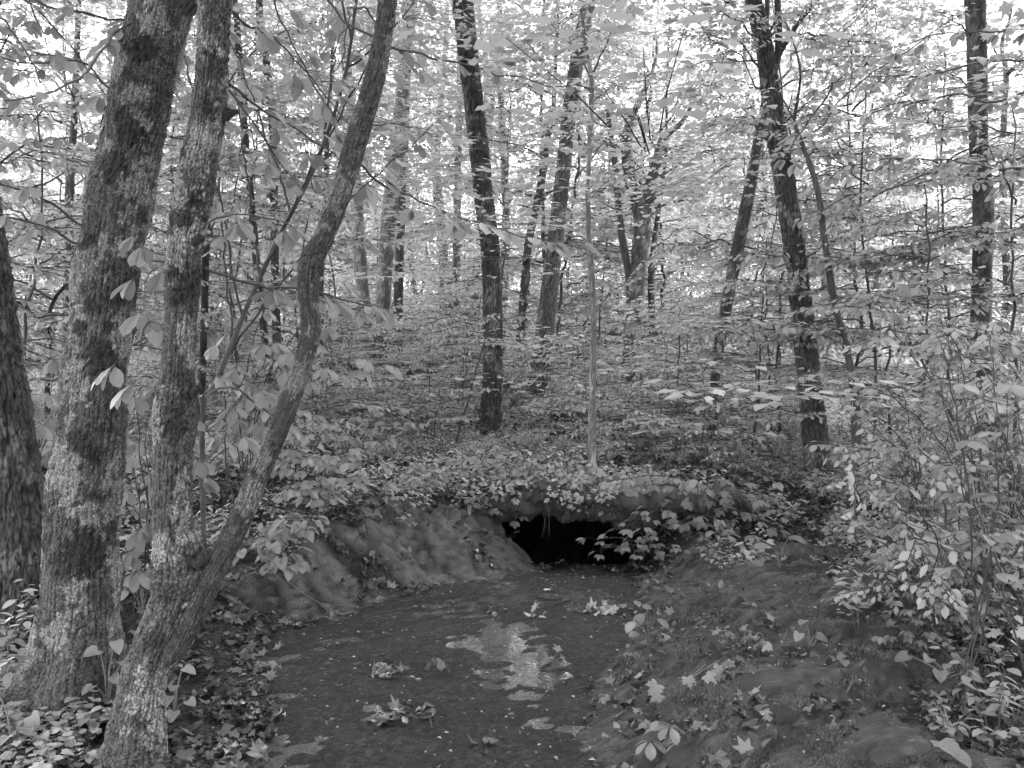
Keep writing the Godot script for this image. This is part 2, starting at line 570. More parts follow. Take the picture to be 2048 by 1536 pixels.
func make_sprays() -> void:
	S.beech = []
	S.maple = []
	S.far = []
	S.plant = []
	S.low = []
	S.grass = []
	S.litter = []
	for k in 6:
		S.beech.append(twig_spray(0, 0.5, 0.085, 0.55, 3, 3, M.leaf_far))
	for k in 5:
		S.maple.append(twig_spray(5, 0.42, 0.10, 1.0, 0, 2, M.leaf_far))
	for k in 4:
		S.far.append(bough_spray(5, 2.3, 0.115, 1.0, 150, 0, M.leaf_far))
	for k in 4:
		S.far.append(bough_spray(0, 2.3, 0.115, 0.6, 190, 2, M.leaf_far))
	for k in 5:
		S.plant.append(plant_spray([0, 4, 2, 0, 3][k], [0.28, 0.24, 0.18, 0.4, 0.2][k], [0.085, 0.09, 0.07, 0.08, 0.07][k], [0.55, 1.0, 0.8, 0.5, 0.45][k], [3, 2, 4, 4, 5][k], [5, 4, 3, 7, 5][k], 4, M.leaf_far))
	for k in 3:
		S.low.append(plant_spray(2 if k else 3, 0.1, 0.045, 0.95, 6, 3, 3, M.leaf_far))
	for k in 3:
		var mb := MB.new()
		for j in 22:
			var a := rng.randf() * TAU
			var h := rng.randf_range(0.1, 0.3)
			var out := Vector3(cos(a), 0, sin(a))
			var w := Vector3(-sin(a), 0, cos(a)) * 0.0035
			var last := -1
			for q in 4:
				var f := q / 3.0
				var c := out * (0.02 + 0.55 * h * f * f) + Vector3(0, h * (f - 0.35 * f * f), 0)
				var p0 := mb.add(c - w * (1.0 - f), Vector2(0, f), grey(1.0))
				var p1 := mb.add(c + w * (1.0 - f) + w * 0.05, Vector2(1, f), grey(1.0))
				if last >= 0:
					mb.quad(last, p0, p1, last + 1)
				last = p0
		S.grass.append(mb.mesh(M.leaf_far))
	for k in 8:
		var mb := MB.new()
		var shape: int = [0, 5, 0, 5, 3, 0, 5, 0][k]
		# a dead leaf, curled; it lies with its middle at the origin
		add_leaf(mb, Transform3D(Basis(), Vector3(0, 0.012, -0.5)), 1.0, 0.62, shape, 5, grey(1.0), rng.randf_range(-0.9, 1.0), rng.randf_range(-0.7, 0.7), rng.randf_range(0.2, 0.6))
		S.litter.append(mb.mesh(M.leaf_dead))
	S.drift = []
	for k in 8:
		var mb := MB.new()
		for j in 5:
			var a := rng.randf() * TAU
			var r := sqrt(rng.randf()) * 0.11
			var size := rng.randf_range(0.035, 0.085)
			var tone := 0.02 + 0.12 * pow(rng.randf(), 2.0) + (0.14 if rng.randf() < 0.06 else 0.0)
			var b := rng.randf() * TAU
			var xf := facing(Vector3(cos(a) * r, rng.randf_range(0.0, 0.025), sin(a) * r), Vector3(cos(b), 0, sin(b)) + bend(0.25), Vector3.UP + bend(0.45))
			add_leaf(mb, xf * Transform3D(Basis(), Vector3(0, 0, -0.5 * size)), size, size * 0.62, [0, 5, 0, 3][rng.randi() % 4], 4, grey(tone), rng.randf_range(-0.9, 1.0), rng.randf_range(-0.7, 0.7), rng.randf_range(0.2, 0.6))
		S.drift.append(mb.mesh(M.leaf_dead))


# ------------------------------------------------------------------ wood
func smooth_path(pts: PackedVector3Array, rad: PackedFloat32Array, step: float, fine_count := 1000) -> Array:
	var out := PackedVector3Array()
	var rr := PackedFloat32Array()
	var count := pts.size()
	for k in count - 1:
		var parts := maxi(1, int(ceilf(pts[k].distance_to(pts[k + 1]) / (step if k < fine_count else 0.2))))
		for j in parts:
			var f := float(j) / parts
			out.append(pts[k].cubic_interpolate(pts[k + 1], pts[maxi(k - 1, 0)], pts[mini(k + 2, count - 1)], f))
			rr.append(lerpf(rad[k], rad[k + 1], f * f * (3.0 - 2.0 * f)))
	out.append(pts[count - 1])
	rr.append(rad[count - 1])
	return [out, rr]

# look: color, rough (depth of the bark in m), fine (ridges per m), stretch, lichen, moss, lichen_color, lump
func trunk_mesh(pts: PackedVector3Array, rad: PackedFloat32Array, sides: int, step: float, mat: Material, look: Dictionary, blobs := []) -> ArrayMesh:
	var path := smooth_path(pts, rad, step, look.get("fine_count", 1000))
	var p: PackedVector3Array = path[0]
	var r: PackedFloat32Array = path[1]
	var mb := MB.new()
	var side := Vector3.RIGHT
	var along := 0.0
	var color: float = look.get("color", 0.08)
	var depth: float = look.get("rough", 0.006)
	var fine: float = look.get("fine", 14.0)
	var stretch: float = look.get("stretch", 0.25)
	var lichen: float = look.get("lichen", 0.0)
	var moss: float = look.get("moss", 0.0)
	var pale: float = look.get("pale", 0.28)
	var lump: float = look.get("lump", 0.03)
	var wraps := maxi(1, roundi(TAU * r[r.size() / 3] / 0.45))
	var flare: float = look.get("flare", 0.0)
	var furrows: float = look.get("furrows", 0.0)
	for k in p.size():
		var t := (p[mini(k + 1, p.size() - 1)] - p[maxi(k - 1, 0)]).normalized()
		side = (side - t * side.dot(t)).normalized()
		var other := t.cross(side)
		if k > 0:
			along += p[k].distance_to(p[k - 1])
		for s in sides + 1:
			var a := TAU * (s % sides) / sides
			var out := side * cos(a) + other * sin(a)
			var rr := r[k]
			var q := p[k] + out * rr
			var ridge := absf(noise_r.get_noise_3d(q.x * fine, q.y * fine * stretch, q.z * fine)) * 2.0
			ridge = 1.0 - clampf(ridge * 1.7, 0.0, 1.0)                 # 1 in the furrow
			if furrows > 0.0:
				var braid := a * furrows * 0.5 + 1.5 * noise_a.get_noise_3d(out.x * 1.6, q.y * 2.6, out.z * 1.6) + 0.8 * noise_b.get_noise_3d(out.x * 4.0, q.y * 7.0, out.z * 4.0)
				ridge = maxf(1.0 - smoothstep(0.05, 0.6, absf(sin(braid))), ridge * 0.4)
			var low := noise_a.get_noise_3d(q.x * 3.1, q.y * 2.2, q.z * 3.1)
			var hi := noise_b.get_noise_3d(q.x * 26.0, q.y * 24.0, q.z * 26.0)
			rr *= 1.0 + lump * low + flare * exp(-along / 0.28) * (1.0 + 0.45 * cos(a * 5.0 + 1.0))
			var tiny := noise_b.get_noise_3d(q.x * 75.0, q.y * 55.0, q.z * 75.0)
			rr += depth * (0.5 * hi + 0.35 * tiny - ridge)
			var shade := color * (1.0 - 0.6 * ridge) * (1.0 + 0.35 * hi + 0.3 * tiny)
			hi = 0.6 * hi + 0.55 * tiny
			if lichen > 0.0:
				var l := smoothstep(0.70 - lichen, 0.80 - lichen, noise_b.get_noise_3d(q.x * 4.0 + 7.0, q.y * 3.0, q.z * 4.0) * 0.85 + noise_a.get_noise_3d(q.x * 12.0, q.y * 10.0, q.z * 12.0) * 0.4 + hi * 0.3 + 0.35)
				shade = lerpf(shade, pale * (1.0 + 0.3 * hi), l * (1.0 - 0.7 * ridge))
			if moss > 0.0:
				var g := smoothstep(0.72 - moss, 0.9 - moss, noise_a.get_noise_3d(q.x * 4.3 - 9.0, q.y * 5.0, q.z * 4.3) * 0.8 + hi * 0.4 + 0.3)
				for bl in blobs:
					var d: float = (q - bl[0]).length() / bl[1]
					g = maxf(g, 1.0 - smoothstep(0.88, 1.0, d + hi * 0.4))
				shade = lerpf(shade, 0.018 * (1.0 + 0.5 * hi), g * 0.9)
				rr += 0.004 * g * hi
			mb.add(p[k] + out * rr, Vector2(float(s) / sides * wraps, along / (0.75 if look.get("plates", 0.0) < 0.5 else 2.2)), grey(maxf(shade, 0.006)))
	var w := sides + 1
	for k in p.size() - 1:
		for s in sides:
			var q := k * w + s
			mb.quad(q, q + w, q + w + 1, q + 1)
	return mb.mesh(mat)

func branch_mesh(pts: PackedVector3Array, r0: float, r1: float, color: float, step := 0.12, sides := 6) -> ArrayMesh:
	var rad := PackedFloat32Array()
	for k in pts.size():
		rad.append(lerpf(r0, r1, float(k) / (pts.size() - 1)))
	var path := smooth_path(pts, rad, step)
	var p: PackedVector3Array = path[0]
	for k in range(1, p.size()):
		p[k] += Vector3(noise_a.get_noise_3d(p[k].x * 5.0, p[k].y * 5.0, p[k].z * 5.0), noise_a.get_noise_3d(p[k].z * 5.0 + 40.0, p[k].y * 5.0, p[k].x * 5.0), 0) * step * 0.25
	var mb := MB.new()
	mb.tube(p, path[1], sides, grey(color), 1.0)
	return mb.mesh(M.twig)

# moves a path of pixels at a depth into the axes of its thing
func path_of(rows: Array, t: float, origin: Vector3) -> Array:
	var pts := PackedVector3Array()
	var rad := PackedFloat32Array()
	for a in rows:
		var d: float = a[3] if a.size() > 3 else t
		pts.append(P(a[0], a[1], d) - origin)
		rad.append(a[2] * 0.5 / FOCAL * d * (0.94 if a.size() > 3 else 1.0))
	return [pts, rad]

# joins sprays at their places into one mesh, so that a crown is one piece of geometry that many trees can share
func bake(kinds: Array, places: Array) -> ArrayMesh:
	var tools := {}
	for xf in places:
		var from: ArrayMesh = kinds[rng.randi() % kinds.size()]
		for n in from.get_surface_count():
			var m := from.surface_get_material(n)
			if not tools.has(m):
				tools[m] = SurfaceTool.new()
			tools[m].append_from(from, n, xf)
	var am := ArrayMesh.new()
	for m in tools:
		tools[m].commit(am)
		am.surface_set_material(am.get_surface_count() - 1, m)
	return am

func cloud(count: int, size: Vector3, scale_: float, hang := 0.15) -> Array:
	var places := []
	for k in count:
		var a := rng.randf() * TAU
		var r := pow(rng.randf(), 0.45)
		var h := rng.randf_range(-1, 1)
		var at := Vector3(cos(a) * r * size.x * sqrt(1.0 - h * h * 0.8), h * size.y, sin(a) * r * size.z * sqrt(1.0 - h * h * 0.8))
		places.append(facing(at, Vector3(cos(a), rng.randf_range(-0.35, 0.1) - hang, sin(a)) + bend(0.4), Vector3.UP + bend(0.3), scale_ * rng.randf_range(0.7, 1.25)))
	return places

func make_crowns() -> void:
	S.tall_crown = []
	S.flat_crown = []
	S.grove = []
	for k in 5:
		S.tall_crown.append(bake(S.far, cloud(37, Vector3(2.4, 6.5, 2.4), 1.0)))
	for k in 4:
		S.flat_crown.append(bake(S.far, cloud(26, Vector3(2.8, 2.2, 2.8), 1.0)))
	for k in 4:
		S.grove.append(bake(S.far, cloud(56, Vector3(5.5, 6.0, 3.5), 1.25)))

func crown(parent: Node3D, middle: Vector3, size: Vector3, layers := 1) -> void:
	for k in layers:
		var tall := size.y > 3.2
		var own: Vector3 = Vector3(2.4, 6.5, 2.4) if tall else Vector3(2.8, 2.2, 2.8)
		var list: Array = S.tall_crown if tall else S.flat_crown
		var c := part("crown", list[rng.randi() % list.size()], parent, Transform3D(Basis(Vector3.UP, rng.randf() * TAU) * Basis.from_scale(size / own), middle + bend(0.15)))
		c.set_meta("kind", "stuff")

# a branch with layered sprays along it; gives back the places of the sprays
func leafy(parent: Node3D, from: Vector3, to: Vector3, r0: float, color: float, every: float, places: Array, scale_: float, sag := 0.08, bare := 0.25) -> void:
	var long := from.distance_to(to)
	var mid := from.lerp(to, 0.5) + Vector3(0, long * sag, 0) + bend(long * 0.04)
	var pts := PackedVector3Array([from, mid, to])
	part("branch", branch_mesh(pts, r0, maxf(r0 * 0.25, 0.0025), color, maxf(0.1, long * 0.12), 5), parent)
	var dir := (to - from).normalized()
	var side := dir.cross(Vector3.UP)
	side = side.normalized() if side.length() > 0.1 else Vector3.RIGHT
	var count := maxi(2, int(long * (1.0 - bare) / every))
	for k in count:
		var s := bare + (1.0 - bare) * (k + 0.8) / count
		var at := from.lerp(mid, s * 2.0) if s < 0.5 else mid.lerp(to, s * 2.0 - 1.0)
		var sg := 1.0 if k % 2 == 0 else -1.0
		var out := dir * rng.randf_range(0.45, 1.0) + side * sg * (rng.randf_range(0.5, 1.1) if k < count - 1 else 0.1) + Vector3(0, rng.randf_range(-0.3, 0.08), 0)
		places.append(facing(at, out, Vector3.UP + bend(0.22), scale_ * rng.randf_range(0.75, 1.2)))

func leaves_at(parent: Node3D, kinds: Array, places: Array) -> void:
	if places.size():
		part("foliage", bake(kinds, places), parent).set_meta("kind", "stuff")

# a trunk that the photograph shows, traced by its middle and width at a depth that its foot on the ground gives
func traced_tree(label: String, called: String, rows: Array, t: float, bark: String, look: Dictionary, high: float, crown_count: int, group := "", sides := 22, step := 0.06) -> Node3D:
	var foot: Array = rows[0]
	var at := P(foot[0], foot[1], t)
	at.y = surface(at.x, t)
	var o := thing(called, label, "tree", at, group)
	var path := path_of(rows, t, at)
	var pts: PackedVector3Array = path[0]
	var rad: PackedFloat32Array = path[1]
	pts.insert(0, Vector3(pts[0].x, minf(-0.15, pts[0].y - 0.1), 0))
	rad.insert(0, rad[0] * 1.1)
	var last := pts[pts.size() - 1]
	var dir := (last - pts[pts.size() - 3]).normalized()
	if last.y < high - 1.0:
		dir = (dir + Vector3.UP * 0.6).normalized()
		for k in 3:
			var up := (high - last.y) / 3.0
			pts.append(pts[pts.size() - 1] + dir * up / maxf(dir.y, 0.4) + Vector3(rng.randf_range(-0.2, 0.2), 0, rng.randf_range(-0.2, 0.2)))
			rad.append(rad[rad.size() - 1] * 0.68)
	look.flare = look.get("flare", 0.4)
	part("trunk", trunk_mesh(pts, rad, sides, step, M[bark], look), o)
	if crown_count > 0:
		var top := pts[pts.size() - 1]
		for k in 6:
			var idx := (0.62 + 0.36 * k / 6.0) * (pts.size() - 1)
			var from := pts[int(idx)].lerp(pts[mini(int(idx) + 1, pts.size() - 1)], idx - int(idx))
			var thick := rad[int(idx)] * 0.35
			if from.y < high * 0.55:
				continue
			var a := k * 2.4 + rng.randf()
			part("branch", branch_mesh(PackedVector3Array([from, from + Vector3(cos(a) * 1.0, 0.8, sin(a) * 1.0), from + Vector3(cos(a) * 2.4, 1.6, sin(a) * 2.4)]), thick, thick * 0.3, 0.04, 0.4, 5), o)
		crown(o, top - Vector3(0, high * 0.16, 0), Vector3(3.0, maxf(3.4, high * 0.24), 3.0))
		if t > 9.0 and crown_count > 100:      # lower boughs that hang into the view
			crown(o, pts[pts.size() - 4] + Vector3(0, 0.8, 0), Vector3(2.6, 1.5, 2.6))
	return o


func _ready() -> void:
	rng.seed = 20240611
	for a in [[noise_a, 5], [noise_b, 6], [noise_r, 7]]:
		a[0].noise_type = FastNoiseLite.TYPE_SIMPLEX
		a[0].frequency = 1.0
		a[0].fractal_type = FastNoiseLite.FRACTAL_NONE
		a[0].seed = a[1]
	noise_c.noise_type = FastNoiseLite.TYPE_CELLULAR
	noise_c.frequency = 1.0
	noise_c.fractal_type = FastNoiseLite.FRACTAL_NONE
	noise_c.cellular_return_type = FastNoiseLite.RETURN_CELL_VALUE
	noise_c.seed = 8
	# ---- camera, sky, sun
	var cam := Camera3D.new()
	cam.name = "camera"
	add_child(cam)
	cam.position = EYE
	cam.rotation.x = -PITCH
	cam.fov = rad_to_deg(2.0 * atan(768.0 / FOCAL))
	cam.near = 0.05
	cam.far = 400.0
	cam.current = true
	var sky_look := ProceduralSkyMaterial.new()
	sky_look.sky_top_color = paint(0.95)
	sky_look.sky_horizon_color = paint(0.8)
	sky_look.ground_bottom_color = paint(0.12)
	sky_look.ground_horizon_color = paint(0.3)
	sky_look.sun_angle_max = 1.0
	var sky := Sky.new()
	sky.sky_material = sky_look
	var env := Environment.new()
	env.background_mode = Environment.BG_SKY
	env.sky = sky
	env.tonemap_mode = Environment.TONE_MAPPER_LINEAR
	env.tonemap_exposure = 27.0
	env.fog_enabled = false
	env.fog_density = 0.001
	env.fog_light_color = Color(0.95, 0.95, 0.95)
	env.sdfgi_enabled = true
	env.ssao_enabled = true
	env.ssil_enabled = true
	var world := WorldEnvironment.new()
	world.name = "world"
	world.environment = env
	add_child(world)
	var sun := DirectionalLight3D.new()
	sun.name = "sun"
	sun.light_energy = 0.5
	sun.light_angular_distance = 25.0
	sun.shadow_enabled = true
	sun.rotation_degrees = Vector3(-52, 160, 0)
	add_child(sun)

	make_materials()
	make_land()
	make_leaves()
	make_sprays()
	make_crowns()
	print("prepared ", Time.get_ticks_msec())
	build_ground()
	print("ground ", Time.get_ticks_msec())
	build_traced_trees()
	print("trees ", Time.get_ticks_msec())
	build_woods()
	print("woods ", Time.get_ticks_msec())
	build_understory()
	build_ground_cover()
	print("cover ", Time.get_ticks_msec())
	build_near_plants()
	build_small_things()
	print("done ", Time.get_ticks_msec())


# ------------------------------------------------------------------ the setting
func grow(from: float, to: float, step: float, factor: float) -> PackedFloat32Array:
	var out := PackedFloat32Array()
	var x := from
	while x < to:
		x += step
		step *= factor
		out.append(x)
	return out

func build_ground() -> void:
	var xs := PackedFloat32Array()
	var wings := grow(3.2, 130.0, 0.05, 1.1)
	for k in range(wings.size() - 1, -1, -1):
		xs.append(-wings[k])
	for k in 161:
		xs.append(-3.2 + 0.04 * k)
	xs.append_array(wings)
	var ts := PackedFloat32Array()
	var back := grow(-1.5, 20.0, 0.06, 1.12)
	for k in range(back.size() - 1, -1, -1):
		ts.append(-back[k])
	for k in 200:
		ts.append(1.54 + 0.04 * k)
	ts.append_array(grow(9.5, 160.0, 0.05, 1.06))
	var wide := xs.size()
	var soil := MB.new()
	var rock := MB.new()
	var bed := MB.new()
	var kind := PackedByteArray()
	for t in ts:
		var row := bed_row(t)
		for x in xs:
			var y := ground_with(row, x, t)
			var wob := 0.1 * noise_a.get_noise_2d(x * 0.9 + 31.0, t * 0.9)
			var left := row[0] - x + wob
			var right := x - row[1] + wob
			var out := maxf(left, right)
			var n1 := noise_a.get_noise_2d(x * 1.3, t * 1.3)
			var n2 := noise_b.get_noise_2d(x * 5.0, t * 5.0)
			var n3 := noise_a.get_noise_2d(x * 17.0 + 9.0, t * 17.0)
			var k := 0
			var tone := 0.035 + 0.01 * n2 + 0.01 * n3
			if t > 0.0 and t < 8.1 and out < 0.03:
				k = 2
				y += 0.010 * n1 + 0.007 * n2 + 0.004 * n3 - 0.012 * exp(-pow((x + 0.1) / 0.26, 2.0) - pow((t - 5.1) / 0.6, 2.0)) - 0.012 * exp(-pow((x - 0.3) / 0.5, 2.0) - pow((t - 6.7) / 0.5, 2.0)) - 0.01 * exp(-pow((x + 0.9) / 0.2, 2.0) - pow((t - 4.2) / 0.6, 2.0))
				tone = 0.022 * (1.0 + 0.4 * n1 + 0.3 * n2 + 0.3 * n3)
			elif t > 5.72 and t < 8.15 and left > 0.0 and left < 0.95 + 0.3 * n1 and absf(left - 0.28 - 0.2 * (t - 6.4)) + 3.0 * absf(t - 6.55) > 0.5:
				k = 1
				var streak := noise_b.get_noise_2d((x + t * 0.7) * 9.0, (t - x) * 1.6)
				var crack := 1.0 - clampf(absf(noise_r.get_noise_2d((x + t * 0.8) * 2.6, (t - x) * 0.45)) * 7.0, 0.0, 1.0)
				var block := noise_c.get_noise_2d((x + t * 0.7) * 3.2 + 0.25 * n2, (t - x) * 1.5) * 0.02 + noise_c.get_noise_2d((x + t) * 8.0, (t - x) * 5.0) * 0.010
				y += 0.014 * n1 + 0.009 * streak + 0.003 * n3 - 0.03 * crack + block
				tone = 0.115 * (1.0 + 0.8 * streak + 0.3 * n3 + 0.35 * n1) * (1.0 - 0.55 * crack)
				if n2 + 0.6 * n3 > 0.62:
					tone = 0.2
			elif t > 2.0 and t < 7.4 and right > 0.0 and right < 1.5 + 0.7 * n1:
				k = 1
				var streak := noise_b.get_noise_2d((x - t * 0.8) * 7.0, (t + x) * 1.8)
				y += 0.05 * n1 * minf(1.0, right * 2.0) + 0.008 * streak + 0.004 * n3 + 0.016 * noise_c.get_noise_2d((x - t) * 3.5, (t + x) * 2.2) * minf(1.0, right * 3.0) + 0.008 * noise_c.get_noise_2d(x * 11.0, t * 11.0)
				tone = (0.065 if t < 6.1 else 0.09) * (1.0 + 0.3 * streak + 0.5 * n3)
				if n1 + 0.7 * n2 > 0.35:
					tone *= 0.45
				if n2 * 0.8 + n3 > 1.0:
					tone = 0.14
			elif t > 8.1 and t < 11.5 and out < 0.02:
				k = 1
				y += 0.08 * n2 + 0.03 * n3
				tone = 0.06
			else:
				y += (0.03 * n1 + 0.02 * n2 + 0.008 * n3) * clampf(out * 3.0, 0.0, 1.0)
			kind.append(k)
			var p := Vector3(x, y, -t)
			if k == 1:
				p += Vector3(noise_b.get_noise_2d(x * 31.0, t * 31.0), 0.6 * noise_b.get_noise_2d(x * 31.0 + 60.0, t * 31.0), noise_b.get_noise_2d(x * 31.0, t * 31.0 + 60.0)) * 0.014
			for mb in [soil, rock, bed]:
				mb.add(p, Vector2(x, t), grey(tone))
	for j in ts.size() - 1:
		for k in wide - 1:
			var a := j * wide + k
			var which := maxi(maxi(kind[a], kind[a + 1]), maxi(kind[a + wide], kind[a + wide + 1]))
			var mb: MB = [soil, rock, bed][which]
			mb.quad(a, a + wide, a + wide + 1, a + 1)
	structure("ground", trimmed(soil).mesh(M.soil))
	structure("rock_bank", trimmed(rock).broken().mesh(M.rock))
	structure("stream_bed", trimmed(bed).mesh(M.wet_rock))
	# a thin sheet of water over the bed; the rock that stands higher shows as islands
	var film := MB.new()
	var rows := 0
	var t := 0.5
	while t < 8.08:
		var row := bed_row(t)
		for k in 41:
			var x := lerpf(row[0] - 0.4, row[1] + 0.35, k / 40.0)
			film.add(Vector3(x, row[2] - 0.0085, -t), Vector2(x, t), Color.WHITE)
		rows += 1
		t += 0.06
	for j in rows - 1:
		for k in 40:
			var a := j * 41 + k
			film.quad(a, a + 41, a + 42, a + 1)
	structure("stream_water", film.mesh(M.water))
	# the rock ledge that roofs the cave
	var ledge := MB.new()
	var count := 140
	var across := 0
	for k in count:
		var x := lerpf(-1.05, 2.1, float(k) / (count - 1))
		var inside := clampf(minf(x + 0.75, 1.85 - x) * 2.5, 0.0, 1.0)
		var low := lerpf(0.19, 0.08, clampf(x / 1.2, 0.0, 1.0)) + 0.05 * noise_a.get_noise_1d(x * 2.2 + 3.0) + 0.02 * noise_b.get_noise_1d(x * 9.0)
		var lean := 0.12 * noise_a.get_noise_1d(x * 1.1 + 20.0)
		var side := PackedVector2Array()
		for d in [12.0, 11.0, 10.0, 9.2, 8.7, 8.4, 8.25]:
			side.append(Vector2(d, low - 0.05 + 0.03 * (d - 8.2)))
		for d in [[8.12, -0.03], [8.03, -0.01], [7.985, 0.03], [7.975, 0.07], [7.98, 0.11], [8.01, 0.15], [8.0, 0.18], [8.03, 0.215], [8.09, 0.25], [8.16, 0.28]]:
			side.append(Vector2(d[0] + lean, low + d[1]))
		for d in [8.3, 8.42, 8.6, 8.9, 9.4, 10.0, 11.0, 12.0]:
			side.append(Vector2(d, hill_at(x, d) + lerpf(-0.04, 0.025, inside)))
		across = side.size()
		for j in across:
			var q := side[j]
			var n := noise_a.get_noise_3d(x * 4.0, q.y * 6.0, q.x * 4.0)
			var m := noise_b.get_noise_3d(x * 14.0, q.y * 16.0, q.x * 14.0)
			var front := 1.0 if j >= 6 and j <= 18 else 0.2
			n += 1.1 * noise_c.get_noise_3d(x * 3.0, q.y * 9.0, 0.0)
			m += 0.8 * noise_c.get_noise_3d(x * 9.0, q.y * 22.0, 3.0)
			var tone := 0.07 * (1.0 + 0.6 * n + 0.6 * m)
			if m + 0.5 * n > 0.75 and x > 0.3:
				tone = 0.17
			if q.y > low + 0.26:
				tone = 0.035 * (1.0 + 0.4 * m)
			ledge.add(Vector3(x, q.y + 0.015 * n * front + 0.012 * m, -(q.x + (0.035 * n + 0.03 * m) * front)), Vector2(x, q.y), grey(tone))
	for k in count - 1:
		for j in across - 1:
			var a := k * across + j
			ledge.quad(a, a + 1, a + across + 1, a + across)
	var roof := structure("rock_ledge", ledge.broken().mesh(M.rock))
	for k in 22:
		var x := rng.randf_range(-0.5, 1.7)
		var from := Vector3(x, hill_at(x, 8.3) - rng.randf_range(0.0, 0.1), -8.12)
		var drop := rng.randf_range(0.1, 0.34)
		part("root", branch_mesh(PackedVector3Array([from, from + Vector3(rng.randf_range(-0.06, 0.06), -drop * 0.4, 0.12), from + Vector3(rng.randf_range(-0.14, 0.14), -drop, rng.randf_range(0.1, 0.18))]), 0.006, 0.0015, 0.05, 0.04, 5), roof)

func trimmed(mb: MB) -> MB:
	var out := MB.new()
	var to := PackedInt32Array()
	to.resize(mb.v.size())
	to.fill(-1)
	for a in mb.i:
		if to[a] < 0:
			to[a] = out.add(mb.v[a], mb.u[a], mb.c[a])
		out.i.append(to[a])
	return out


# ------------------------------------------------------------------ trees that the photograph shows one by one
func blob(px: float, py: float, t: float, r_px: float) -> Array:
	return [P(px, py, t), r_px / FOCAL * t]

